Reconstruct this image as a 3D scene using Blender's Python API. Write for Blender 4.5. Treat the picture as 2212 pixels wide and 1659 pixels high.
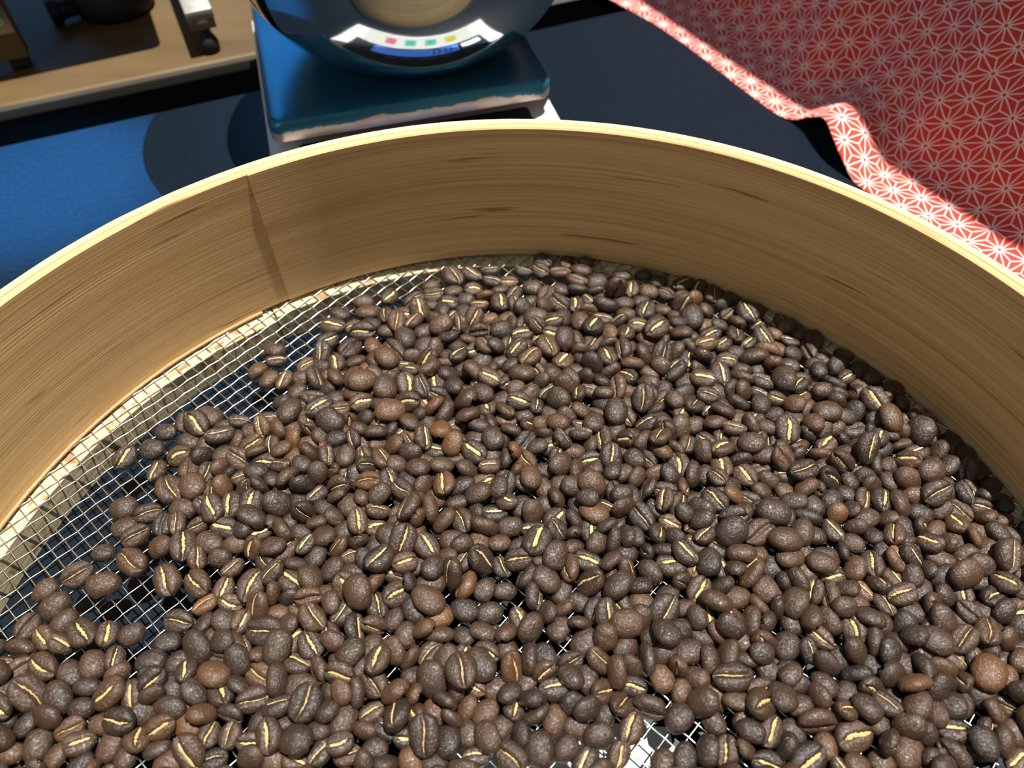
import bpy, bmesh, math, random
from mathutils import Vector, Matrix, Quaternion, noise

for o in list(bpy.data.objects):
    bpy.data.objects.remove(o, do_unlink=True)
scene = bpy.context.scene
COL = scene.collection

# ------------------------------------------------------------------ camera
F_PX, PITCH, ROLL = 1662.8, 0.910, -0.018
CAM = Vector((0.00138, -0.08104, 0.25998))
right, fwd_h, up_w = Vector((1, 0, 0)), Vector((0, 1, 0)), Vector((0, 0, 1))
fwd = fwd_h * math.cos(PITCH) - up_w * math.sin(PITCH)
upv = fwd_h * math.sin(PITCH) + up_w * math.cos(PITCH)
cx = right * math.cos(ROLL) + upv * math.sin(ROLL)
cy = -right * math.sin(ROLL) + upv * math.cos(ROLL)
cam_data = bpy.data.cameras.new('camera')
cam = bpy.data.objects.new('camera', cam_data)
COL.objects.link(cam)
cam.matrix_world = Matrix(((cx.x, cy.x, -fwd.x, CAM.x), (cx.y, cy.y, -fwd.y, CAM.y), (cx.z, cy.z, -fwd.z, CAM.z), (0, 0, 0, 1)))
cam_data.sensor_width = 36.0
cam_data.lens = F_PX * 36.0 / 2212.0
cam_data.clip_start = 0.01
cam_data.clip_end = 50
cam_data.dof.use_dof = True
cam_data.dof.focus_distance = 0.285
cam_data.dof.aperture_fstop = 11.0
scene.camera = cam

# ------------------------------------------------------------------ light
world = bpy.data.worlds.new('world')
scene.world = world
world.use_nodes = True
bgn = world.node_tree.nodes['Background']
bgn.inputs['Color'].default_value = (0.90, 0.95, 1.0, 1)
bgn.inputs['Strength'].default_value = 0.18
SUN_DIR = Vector((0.1733, 0.0755, 0.982)).normalized()      # towards the sun
sun_d = bpy.data.lights.new('sun', 'SUN')
sun_d.energy = 9.5
sun_d.angle = math.radians(0.6)
sun_d.color = (1.0, 0.96, 0.90)
sun = bpy.data.objects.new('sun', sun_d)
COL.objects.link(sun)
sun.rotation_euler = SUN_DIR.to_track_quat('Z', 'Y').to_euler()

def area(name, loc, target, size, power, color):
    d = bpy.data.lights.new(name, 'AREA')
    d.energy = power
    d.size = size
    d.color = color
    o = bpy.data.objects.new(name, d)
    COL.objects.link(o)
    o.location = loc
    o.rotation_euler = (Vector(loc) - Vector(target)).to_track_quat('Z', 'Y').to_euler()
    return o
# soft fill light added behind and left of the camera
area('fill_area', (-1.3, -1.5, 1.7), (0, 0.1, 0), 1.3, 7, (0.95, 0.98, 1.0))
# blue area light added far behind on the left for the tray's reflection
area('blue_fill', (-0.82, 1.81, 1.06), (-0.05, 0.3, 0), 0.9, 5.5, (0.10, 0.45, 1.0))
# blue spot without a known source, added for the pool on the table
sp = bpy.data.lights.new('blue_spot', 'SPOT')
sp.energy = 14500
sp.color = (0.06, 0.52, 1.0)
sp.spot_size = math.radians(2.7)
sp.spot_blend = 1.0
sp.shadow_soft_size = 0.012
spo = bpy.data.objects.new('blue_spot', sp)
COL.objects.link(spo)
SPT = Vector((-0.268, 0.288, -0.017))
SPD = Vector((0.50, 0.12, 0.86)).normalized()
spo.location = SPT + SPD * 4.0
spo.rotation_euler = SPD.to_track_quat('Z', 'Y').to_euler()

scene.view_settings.view_transform = 'Standard'
scene.view_settings.look = 'None'
scene.view_settings.exposure = 0.0
scene.view_settings.gamma = 1.0
scene.view_settings.use_curve_mapping = False

# ------------------------------------------------------------------ helpers
def nn(nt, t, **kw):
    n = nt.nodes.new(t)
    for k, v in kw.items():
        setattr(n, k, v)
    return n

def base_mat(name, color=(0.5, 0.5, 0.5), rough=0.5, metal=0.0, spec=0.5):
    m = bpy.data.materials.new(name)
    m.use_nodes = True
    nt = m.node_tree
    b = nt.nodes['Principled BSDF']
    b.inputs['Base Color'].default_value = (*color, 1)
    b.inputs['Roughness'].default_value = rough
    b.inputs['Metallic'].default_value = metal
    b.inputs['Specular IOR Level'].default_value = spec
    return m, nt, b

def ramp(nt, stops):
    r = nn(nt, 'ShaderNodeValToRGB')
    els = r.color_ramp.elements
    while len(els) < len(stops):
        els.new(0.5)
    for e, (p, c) in zip(els, stops):
        e.position = p
        e.color = (*c, 1)
    return r

def coords(nt, kind='Object', scale=(1, 1, 1)):
    tc = nn(nt, 'ShaderNodeTexCoord')
    mp = nn(nt, 'ShaderNodeMapping')
    mp.inputs['Scale'].default_value = scale
    nt.links.new(tc.outputs[kind], mp.inputs['Vector'])
    return mp.outputs['Vector']

def noise_tex(nt, vec, scale, detail=4, rough=0.55, dist=0.0):
    n = nn(nt, 'ShaderNodeTexNoise')
    n.inputs['Scale'].default_value = scale
    n.inputs['Detail'].default_value = detail
    n.inputs['Roughness'].default_value = rough
    n.inputs['Distortion'].default_value = dist
    nt.links.new(vec, n.inputs['Vector'])
    return n

def bump(nt, b, height, strength, dist):
    bp = nn(nt, 'ShaderNodeBump')
    bp.inputs['Strength'].default_value = strength
    bp.inputs['Distance'].default_value = dist
    nt.links.new(height, bp.inputs['Height'])
    nt.links.new(bp.outputs['Normal'], b.inputs['Normal'])
    return bp

def plain(name, color, rough=0.5, metal=0.0, spec=0.5, var=0.12, scale=60, bmp=0.0, bdist=0.0003):
    """plain colour with slight procedural mottling"""
    m, nt, b = base_mat(name, color, rough, metal, spec)
    v = coords(nt)
    n = noise_tex(nt, v, scale)
    r = ramp(nt, [(0.25, tuple(c * (1 - var) for c in color)), (0.75, tuple(min(1, c * (1 + var)) for c in color))])
    nt.links.new(n.outputs['Fac'], r.inputs['Fac'])
    nt.links.new(r.outputs['Color'], b.inputs['Base Color'])
    if bmp:
        bump(nt, b, n.outputs['Fac'], bmp, bdist)
    return m

def add_obj(name, me, mat=None, parent=None):
    o = bpy.data.objects.new(name, me)
    COL.objects.link(o)
    if mat is not None:
        for mm in (mat if isinstance(mat, (list, tuple)) else [mat]):
            me.materials.append(mm)
    if parent is not None:
        o.parent = parent
    return o

def empty(name, loc=(0, 0, 0), rz=0.0):
    o = bpy.data.objects.new(name, None)
    COL.objects.link(o)
    o.location = loc
    o.rotation_euler = (0, 0, rz)
    o.empty_display_size = 0.02
    return o

def tag(o, label=None, cat=None, group=None, kind=None):
    if label: o['label'] = label
    if cat: o['category'] = cat
    if group: o['group'] = group
    if kind: o['kind'] = kind
    return o

def smooth(me, flag=True):
    me.polygons.foreach_set('use_smooth', [flag] * len(me.polygons))
    me.update()

def mesh(name, verts, faces, sm=False):
    me = bpy.data.meshes.new(name)
    me.from_pydata(verts, [], faces)
    me.update()
    if sm:
        smooth(me)
    return me

def bevel_box(name, lo, hi, bev=0.001, seg=2, rot=None, sm=True):
    bm = bmesh.new()
    bmesh.ops.create_cube(bm, size=1)
    for v in bm.verts:
        v.co = Vector([lo[i] + (v.co[i] + 0.5) * (hi[i] - lo[i]) for i in range(3)])
    if bev:
        bmesh.ops.bevel(bm, geom=bm.edges[:], offset=bev, segments=seg, profile=0.5, affect='EDGES')
    if rot is not None:
        bmesh.ops.transform(bm, matrix=rot, verts=bm.verts)
    me = bpy.data.meshes.new(name)
    bm.to_mesh(me)
    bm.free()
    if sm:
        smooth(me)
        try:
            me.set_sharp_from_angle(angle=math.radians(40))
        except Exception:
            pass
    return me

def round_rect(x0, y0, x1, y1, r, n=6):
    pts = []
    for cxx, cyy, a0 in ((x1 - r, y1 - r, 0), (x0 + r, y1 - r, 90), (x0 + r, y0 + r, 180), (x1 - r, y0 + r, 270)):
        for i in range(n + 1):
            a = math.radians(a0 + 90 * i / n)
            pts.append((cxx + r * math.cos(a), cyy + r * math.sin(a)))
    return pts

def loft(name, rings, cap0=True, cap1=True, sm=True, angle=35):
    n = len(rings[0])
    V = [p for r in rings for p in r]
    Fc = []
    for k in range(len(rings) - 1):
        for i in range(n):
            j = (i + 1) % n
            Fc.append((k * n + i, k * n + j, (k + 1) * n + j, (k + 1) * n + i))
    if cap0:
        Fc.append(tuple(reversed(range(n))))
    if cap1:
        Fc.append(tuple((len(rings) - 1) * n + i for i in range(n)))
    me = mesh(name, V, Fc)
    bm = bmesh.new(); bm.from_mesh(me)
    bmesh.ops.recalc_face_normals(bm, faces=bm.faces[:])
    bm.to_mesh(me); bm.free()
    if sm:
        smooth(me)
        try:
            me.set_sharp_from_angle(angle=math.radians(angle))
        except Exception:
            pass
    return me

def lathe(name, prof, n=96, closed=False, angle=40):
    """profile of (r,z) turned about Z"""
    V, Fc = [], []
    for (r, z) in prof:
        for i in range(n):
            a = 2 * math.pi * i / n
            V.append((r * math.cos(a), r * math.sin(a), z))
    m = len(prof)
    for k in range(m if closed else m - 1):
        k2 = (k + 1) % m
        for i in range(n):
            j = (i + 1) % n
            Fc.append((k * n + i, k * n + j, k2 * n + j, k2 * n + i))
    me = mesh(name, V, Fc)
    bm = bmesh.new(); bm.from_mesh(me)
    bmesh.ops.remove_doubles(bm, verts=bm.verts[:], dist=1e-6)
    bmesh.ops.recalc_face_normals(bm, faces=bm.faces[:])
    bm.to_mesh(me); bm.free()
    smooth(me)
    try:
        me.set_sharp_from_angle(angle=math.radians(angle))
    except Exception:
        pass
    return me

def arc_band(name, r_in, r_out, z0, z1, a0=0.0, a1=360.0, n=240, ch=0.0004, uvv=0.0, jitter=0.0, seed=1):
    """bent-wood band; UV: u along the grain in metres, v across"""
    full = abs(a1 - a0) >= 359.999
    rnd = random.Random(seed)
    sec = [(r_in, z0 + ch), (r_in, z1 - ch), (r_in + ch, z1), (r_out - ch, z1), (r_out, z1 - ch), (r_out, z0 + ch), (r_out - ch, z0), (r_in + ch, z0)]
    vv = [0]
    for i in range(len(sec)):
        a, b = sec[i], sec[(i + 1) % len(sec)]
        vv.append(vv[-1] + math.hypot(a[0] - b[0], a[1] - b[1]))
    m = len(sec)
    cnt = n if full else n + 1
    V, Fc, UV = [], [], []
    for i in range(cnt):
        a = math.radians(a0 + (a1 - a0) * i / n)
        jt = jitter * noise.noise(Vector((i * 0.35, seed, 0)))
        for k, (r, z) in enumerate(sec):
            zz = z + (jt if k in (2, 3) else 0)
            V.append((r * math.cos(a), r * math.sin(a), zz))
    for i in range(n):
        i2 = (i + 1) % cnt
        ua = math.radians(a0 + (a1 - a0) * i / n) * r_in
        ub = math.radians(a0 + (a1 - a0) * (i + 1) / n) * r_in
        for k in range(m):
            k2 = (k + 1) % m
            Fc.append((i * m + k, i2 * m + k, i2 * m + k2, i * m + k2))
            UV.append(((ua, vv[k]), (ub, vv[k]), (ub, vv[k + 1]), (ua, vv[k + 1])))
    if not full:
        Fc.append(tuple(range(m))); UV.append([(0, 0)] * m)
        Fc.append(tuple(reversed([n * m + k for k in range(m)]))); UV.append([(0, 0)] * m)
    me = mesh(name, V, Fc)
    uvl = me.uv_layers.new(name='UVMap')
    flat = []
    for u in UV:
        for p in u:
            flat += [p[0], p[1] + uvv]
    uvl.data.foreach_set('uv', flat)
    bm = bmesh.new(); bm.from_mesh(me)
    bmesh.ops.recalc_face_normals(bm, faces=bm.faces[:])
    bm.to_mesh(me); bm.free()
    smooth(me)
    try:
        me.set_sharp_from_angle(angle=math.radians(30))
    except Exception:
        pass
    return me

# ------------------------------------------------------------------ materials
def wood_hoop(name, light, mid, dark, sc_u=5.0, sc_v=1500.0, streak=0.72, rough=0.5, bstr=0.3):
    m, nt, b = base_mat(name, mid, rough, 0, 0.35)
    v = coords(nt, 'UV', (sc_u, sc_v, 1))
    n1 = noise_tex(nt, v, 1.0, 5, 0.6, 0.4)
    v2 = coords(nt, 'UV', (3.0, 130, 1))
    n2 = noise_tex(nt, v2, 1.0, 3, 0.5, 0.6)
    v3 = coords(nt, 'UV', (16, 260, 1))
    n3 = noise_tex(nt, v3, 1.0, 2, 0.5, 0.2)
    mx = nn(nt, 'ShaderNodeMath', operation='MULTIPLY_ADD')
    nt.links.new(n1.outputs['Fac'], mx.inputs[0])
    mx.inputs[1].default_value = streak
    mx2 = nn(nt, 'ShaderNodeMath', operation='MULTIPLY')
    nt.links.new(n2.outputs['Fac'], mx2.inputs[0])
    mx2.inputs[1].default_value = 0.38
    nt.links.new(mx2.outputs[0], mx.inputs[2])
    r = ramp(nt, [(0.40, dark), (0.56, mid), (0.72, light)])
    nt.links.new(mx.outputs[0], r.inputs['Fac'])
    # sparse dark resin streaks
    r3 = ramp(nt, [(0.27, (0.42, 0.34, 0.26)), (0.34, (1, 1, 1))])
    nt.links.new(n3.outputs['Fac'], r3.inputs['Fac'])
    mul = nn(nt, 'ShaderNodeMix', data_type='RGBA', blend_type='MULTIPLY')
    mul.inputs['Factor'].default_value = 1.0
    nt.links.new(r.outputs['Color'], mul.inputs['A'])
    nt.links.new(r3.outputs['Color'], mul.inputs['B'])
    nt.links.new(mul.outputs['Result'], b.inputs['Base Color'])
    bump(nt, b, n1.outputs['Fac'], bstr, 0.0004)
    return m

M = {}
M['hoop'] = wood_hoop('pine_hoop', (0.76, 0.50, 0.235), (0.64, 0.405, 0.175), (0.45, 0.255, 0.095))
M['hoop2'] = wood_hoop('pine_hoop_outer', (0.78, 0.60, 0.36), (0.68, 0.49, 0.26), (0.52, 0.33, 0.15))

def ring_material():
    m, nt, b = base_mat('glued_ring_wood', (0.6, 0.5, 0.3), 0.6, 0, 0.3)
    v = coords(nt, 'UV', (14, 600, 1))
    n1 = noise_tex(nt, v, 1.0, 4)
    r = ramp(nt, [(0.3, (0.36, 0.30, 0.17)), (0.7, (0.62, 0.53, 0.33))])
    nt.links.new(n1.outputs['Fac'], r.inputs['Fac'])
    v2 = coords(nt, 'Object', (1, 1, 1))
    n2 = noise_tex(nt, v2, 190, 5, 0.6)
    r2 = ramp(nt, [(0.36, (0.45, 0.22, 0.05)), (0.47, (1, 1, 1))])
    nt.links.new(n2.outputs['Fac'], r2.inputs['Fac'])
    mul = nn(nt, 'ShaderNodeMix', data_type='RGBA', blend_type='MULTIPLY')
    mul.inputs['Factor'].default_value = 0.8
    nt.links.new(r.outputs['Color'], mul.inputs['A'])
    nt.links.new(r2.outputs['Color'], mul.inputs['B'])
    nt.links.new(mul.outputs['Result'], b.inputs['Base Color'])
    bump(nt, b, n1.outputs['Fac'], 0.4, 0.0003)
    return m
M['ring'] = ring_material()
M['wire'] = plain('galvanised_wire', (0.66, 0.66, 0.62), 0.28, 1.0, 0.5, 0.08, 300)
M['board'] = plain('navy_board', (0.0038, 0.0080, 0.0140), 0.42, 0, 0.16, 0.25, 420, 0.12, 0.0001)
M['black'] = plain('black_base', (0.0004, 0.0004, 0.0005), 0.9, 0, 0.0, 0.2, 60)
M['white_plastic'] = plain('white_plastic', (0.60, 0.62, 0.62), 0.35, 0, 0.5, 0.03, 80)
M['paper'] = plain('white_paper', (0.82, 0.84, 0.86), 0.7, 0, 0.2, 0.05, 250, 0.1)
M['rubber'] = plain('black_rubber', (0.012, 0.013, 0.015), 0.6, 0, 0.3, 0.2, 90)
M['aluminium'] = plain('brushed_aluminium', (0.62, 0.58, 0.50), 0.42, 0.85, 0.5, 0.1, 140)
M['steel_dark'] = plain('hinge_steel', (0.35, 0.33, 0.30), 0.35, 1.0, 0.5, 0.15, 150)

def desk_material():
    m, nt, b = base_mat('desk_wood', (0.5, 0.33, 0.15), 0.55, 0, 0.3)
    v = coords(nt, 'Object', (3, 40, 40))
    n1 = noise_tex(nt, v, 1.0, 5, 0.6, 0.5)
    v2 = coords(nt, 'Object', (9, 14, 14))
    n2 = noise_tex(nt, v2, 1.0, 3)
    ad = nn(nt, 'ShaderNodeMath', operation='MULTIPLY_ADD')
    nt.links.new(n1.outputs['Fac'], ad.inputs[0]); ad.inputs[1].default_value = 0.5
    nt.links.new(n2.outputs['Fac'], ad.inputs[2])
    r = ramp(nt, [(0.45, (0.052, 0.028, 0.0075)), (0.75, (0.086, 0.050, 0.0140)), (1.0, (0.105, 0.066, 0.022))])
    nt.links.new(ad.outputs[0], r.inputs['Fac'])
    nt.links.new(r.outputs['Color'], b.inputs['Base Color'])
    return m
M['desk'] = desk_material()
M['box_wood'] = plain('box_wood', (0.13, 0.085, 0.035), 0.55, 0, 0.3, 0.2, 25)

def film_material():
    """steel tray under a blue protective film with ragged, peeled edges"""
    m, nt, b = base_mat('blue_filmed_steel', (0.05, 0.25, 0.42), 0.2, 0.6, 0.5)
    v = coords(nt, 'Object')
    n = noise_tex(nt, v, 38, 5, 0.6)
    n2 = noise_tex(nt, v, 9, 2)
    r = ramp(nt, [(0.35, (0.020, 0.130, 0.210)), (0.6, (0.040, 0.210, 0.330)), (0.8, (0.07, 0.30, 0.34))])
    nt.links.new(n2.outputs['Fac'], r.inputs['Fac'])
    # film ends on the lower part of the folded skirt
    tc = nn(nt, 'ShaderNodeTexCoord')
    sx = nn(nt, 'ShaderNodeSeparateXYZ')
    nt.links.new(tc.outputs['Object'], sx.inputs[0])
    ma = nn(nt, 'ShaderNodeMath', operation='MULTIPLY_ADD')
    nt.links.new(n.outputs['Fac'], ma.inputs[0]); ma.inputs[1].default_value = 0.012
    nt.links.new(sx.outputs['Z'], ma.inputs[2])
    gt = nn(nt, 'ShaderNodeMath', operation='GREATER_THAN')
    nt.links.new(ma.outputs[0], gt.inputs[0]); gt.inputs[1].default_value = 0.0005
    mix = nn(nt, 'ShaderNodeMix', data_type='RGBA')
    nt.links.new(gt.outputs[0], mix.inputs['Factor'])
    mix.inputs['A'].default_value = (0.62, 0.47, 0.38, 1)
    nt.links.new(r.outputs['Color'], mix.inputs['B'])
    nt.links.new(mix.outputs['Result'], b.inputs['Base Color'])
    b.inputs['Roughness'].default_value = 0.27
    bump(nt, b, n.outputs['Fac'], 0.05, 0.0004)
    return m
M['film'] = film_material()

def steel_bowl():
    m, nt, b = base_mat('polished_bowl', (0.66, 0.68, 0.68), 0.085, 1.0, 0.5)
    v = coords(nt, 'Object', (1, 1, 60))
    n = noise_tex(nt, v, 40, 3)
    r = ramp(nt, [(0.3, (0.06,) * 3), (0.7, (0.11,) * 3)])
    nt.links.new(n.outputs['Fac'], r.inputs['Fac'])
    nt.links.new(r.outputs['Color'], b.inputs['Roughness'])
    return m
M['bowl'] = steel_bowl()

def bean_material():
    m, nt, b = base_mat('roasted_bean', (0.06, 0.035, 0.02), 0.42, 0, 0.5)
    oi = nn(nt, 'ShaderNodeObjectInfo')
    at = nn(nt, 'ShaderNodeAttribute')
    at.attribute_name = 'tone'
    sc_ = nn(nt, 'ShaderNodeSeparateColor')
    nt.links.new(oi.outputs['Color'], sc_.inputs[0])
    ad = nn(nt, 'ShaderNodeMath', operation='ADD')
    nt.links.new(sc_.outputs[0], ad.inputs[0])
    nt.links.new(at.outputs['Fac'], ad.inputs[1])
    v = coords(nt, 'Object')
    gm = nn(nt, 'ShaderNodeNewGeometry')
    n2 = noise_tex(nt, gm.outputs['Position'], 420, 2, 0.5)
    mo = nn(nt, 'ShaderNodeMath', operation='MULTIPLY_ADD')
    nt.links.new(n2.outputs['Fac'], mo.inputs[0]); mo.inputs[1].default_value = 0.34
    nt.links.new(ad.outputs[0], mo.inputs[2])
    r = ramp(nt, [(0.12, (0.022, 0.0148, 0.0108)), (0.50, (0.043, 0.0245, 0.0142)), (0.85, (0.076, 0.037, 0.0168)), (1.0, (0.108, 0.047, 0.0170))])
    nt.links.new(mo.outputs[0], r.inputs['Fac'])
    nt.links.new(r.outputs['Color'], b.inputs['Base Color'])
    n1 = noise_tex(nt, gm.outputs['Position'], 1000, 4, 0.62, 0.8)
    bump(nt, b, n1.outputs['Fac'], 0.9, 0.0005)
    b.inputs['Roughness'].default_value = 0.33
    b.inputs['Specular IOR Level'].default_value = 0.55
    return m
M['bean'] = bean_material()
M['chaff'] = plain('golden_chaff', (0.55, 0.40, 0.17), 0.6, 0, 0.3, 0.5, 1300, 0.6, 0.0002)

# ------------------------------------------------------------------ structure
TZ = -0.0167                                                    # table top
FLOOR_Z = -0.76
me = mesh('floor', [(-3, -3, FLOOR_Z), (3, -3, FLOOR_Z), (3, 3, FLOOR_Z), (-3, 3, FLOOR_Z)], [(0, 1, 2, 3)])
M['floor'] = plain('dark_floor', (0.05, 0.045, 0.04), 0.6, 0, 0.3, 0.3, 6)
tag(add_obj('floor', me, M['floor']), kind='structure', label='dark floor of the room')
M['wall'] = plain('room_wall', (0.11, 0.11, 0.115), 0.7, 0, 0.2, 0.1, 3)
me = mesh('wall_back', [(-3, 2.4, FLOOR_Z), (3, 2.4, FLOOR_Z), (3, 2.4, 2.2), (-3, 2.4, 2.2)], [(0, 1, 2, 3)])
tag(add_obj('wall_back', me, M['wall']), kind='structure', label='dim grey wall behind the tables')
# unseen board added overhead; its edge shades the cloth on the right
e0, e1 = Vector((0.131, 0.449)), Vector((0.272, 0.210))
EH = 0.55
sh = Vector((SUN_DIR.x, SUN_DIR.y)) / SUN_DIR.z * EH
dv = (e1 - e0).normalized()
nv = Vector((-dv.y, dv.x))
if nv.x < 0: nv = -nv
a = e0 + sh - dv * 0.5; b_ = e1 + sh + dv * 0.5
pts = [a, b_, b_ + nv * 0.5, a + nv * 0.5]
V = [(p.x, p.y, EH) for p in pts] + [(p.x, p.y, EH + 0.02) for p in pts]
me = mesh('sun_blocker', V, [(0, 3, 2, 1), (4, 5, 6, 7), (0, 1, 5, 4), (1, 2, 6, 5), (2, 3, 7, 6), (3, 0, 4, 7)])
M['blocker'] = plain('blocker_board', (0.30, 0.26, 0.22), 0.6, 0, 0.3, 0.15, 12)
tag(add_obj('shade_board_1', me, M['blocker']), kind='structure', label='unseen board added overhead at the right to shade the cloth')

# table: navy board on a black base
EA = math.atan2(0.4515 - 0.3232, 0.0236 + 0.3065)
ED = Vector((math.cos(EA), math.sin(EA)))
EN = Vector((-ED.y, ED.x))
EP = Vector((-0.3065, 0.3232))
def slab(name, back, front, x0, x1, z0, z1, bev):
    bm = bmesh.new()
    bmesh.ops.create_cube(bm, size=1)
    for v in bm.verts:
        s = x0 + (v.co.x + .5) * (x1 - x0)
        t = front + (v.co.y + .5) * (back - front)
        p = EP + ED * s + EN * t
        v.co = Vector((p.x, p.y, z0 + (v.co.z + .5) * (z1 - z0)))
    bmesh.ops.bevel(bm, geom=bm.edges[:], offset=bev, segments=3, profile=0.5, affect='EDGES')
    me = bpy.data.meshes.new(name); bm.to_mesh(me); bm.free()
    smooth(me)
    me.set_sharp_from_angle(angle=math.radians(40))
    return me
tb = empty('table', (0, 0, FLOOR_Z))
tag(tb, 'dark navy table top carrying the sieve, the scale and the red cloth', 'table')
def at_table(o): o.location = (0, 0, -FLOOR_Z); return o
at_table(add_obj('table_top', slab('table_top', 0, -0.9, -0.45, 1.0, TZ - 0.006, TZ, 0.0008), M['board'], tb))
at_table(add_obj('table_base', slab('table_base', 0.0425, -0.9, -0.5, 1.05, TZ - 0.045, TZ - 0.0065, 0.002), M['black'], tb))
for sx in (-0.4, 0.95):
    for sy in (-0.85, -0.02):
        p = EP + ED * sx + EN * sy
        at_table(add_obj('leg', bevel_box('leg', (p.x - .02, p.y - .02, FLOOR_Z), (p.x + .02, p.y + .02, TZ - 0.045), 0.002), M['black'], tb))
# wooden desk beyond
dk = empty('wooden_desk', (0, 0, FLOOR_Z))
tag(dk, 'warm brown wooden desk behind the navy table at upper left', 'desk')
at_table(add_obj('desk_top', slab('desk_top', 0.85, 0.0465, -0.9, 0.30, TZ - 0.03, TZ, 0.004), M['desk'], dk))
M['edge'] = plain('grey_edge_band', (0.045, 0.042, 0.035), 0.8, 0, 0.05, 0.1, 60)
at_table(add_obj('edge_band', slab('edge_band', 0.0462, 0.0432, -0.9, 0.30, TZ - 0.03, TZ - 0.0012, 0.001), M['edge'], dk))
for sx in (-0.85, 0.25):
    for sy in (0.1, 0.8):
        p = EP + ED * sx + EN * sy
        at_table(add_obj('leg', bevel_box('leg', (p.x - .02, p.y - .02, FLOOR_Z), (p.x + .02, p.y + .02, TZ - 0.03), 0.002), M['desk'], dk))

# ------------------------------------------------------------------ sieve
HW = 0.0725
sv = empty('round_sieve', (0, 0, TZ))
tag(sv, 'large round bentwood sieve with wire mesh, full of coffee beans', 'sieve')
def up(o, z=-TZ): o.location = (0, 0, z); return o
SEAM = 120.6
up(add_obj('outer_band', arc_band('outer_band', 0.20345, 0.2066, TZ, HW, n=300, ch=0.0005, jitter=0.00012, seed=3), M['hoop2'], sv))
# inner band is a spiral: its lapped end stands proud on the right of the seam
def inner_band():
    n = 300
    sec_t = 0.0032
    V, Fc, UV = [], [], []
    z0, z1 = 0.0007, HW - 0.0002
    m = 8
    ch = 0.0006
    for i in range(n + 1):
        fr = i / n
        ang = SEAM - 360.0 * fr            # clockwise from the seam
        prr = 0.0007 * max(0.0, 1 - fr * 360 / 26.0)     # proud lap tapering away
        a = math.radians(ang)
        ri, ro = 0.2001 - prr, 0.2033
        wv = 0.00012 * noise.noise(Vector((fr * 60, 5, 0)))
        sec = [(ri, z0 + 0.0012), (ri, z1 - ch), (ri + ch, z1 + wv), (ro - ch, z1 + wv), (ro, z1 - ch), (ro, z0), (ro - .0004, z0 - .0002), (ri + 0.0014, z0)]
        for (r, z) in sec:
            V.append((r * math.cos(a), r * math.sin(a), z))
    vv = [0, 0.072, 0.073, 0.0755, 0.0765, 0.148, 0.149, 0.150, 0.1515]
    for i in range(n):
        ua, ub = i / n * 1.2566, (i + 1) / n * 1.2566
        for k in range(m):
            k2 = (k + 1) % m
            Fc.append((i * m + k, (i + 1) * m + k, (i + 1) * m + k2, i * m + k2))
            UV.append(((ua, vv[k]), (ub, vv[k]), (ub, vv[k + 1]), (ua, vv[k + 1])))
    Fc.append(tuple(range(m))); UV.append([(0, 0)] * m)
    Fc.append(tuple(n * m + k for k in range(m))); UV.append([(0, 0)] * m)
    me = mesh('inner_band', V, Fc)
    uvl = me.uv_layers.new(name='UVMap')
    uvl.data.foreach_set('uv', [c for u in UV for p in u for c in p])
    bm = bmesh.new(); bm.from_mesh(me)
    bmesh.ops.recalc_face_normals(bm, faces=bm.faces[:])
    bm.to_mesh(me); bm.free()
    smooth(me)
    me.set_sharp_from_angle(angle=math.radians(30))
    return me
up(add_obj('inner_band', inner_band(), M['hoop'], sv))
# lower ring that carries the mesh, butted at 123 degrees
lr = up(add_obj('lower_ring', arc_band('lower_ring', 0.1927, 0.2032, TZ, -0.0007, 123.4, 260, n=130, ch=0.0003, jitter=0.0003, seed=8), M['ring'], sv))
up(add_obj('lower_ring', arc_band('lower_ring', 0.1950, 0.2032, TZ, -0.0007, -100, 123.1, n=190, ch=0.0003, jitter=0.0003, seed=9), M['ring'], sv))

M['raw_edge'] = plain('raw_wood_edge', (0.42, 0.27, 0.13), 0.7, 0, 0.2, 0.35, 1400, 0.4)
es = up(add_obj('edge_strip', arc_band('edge_strip', 0.1990, 0.2004, 0.0004, 0.0019, 124.5, 236, n=110, ch=0.0004, jitter=0.0002, seed=5), M['raw_edge'], sv))
es['label'] = 'sandy raw edge strip at the foot of the wall'
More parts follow.
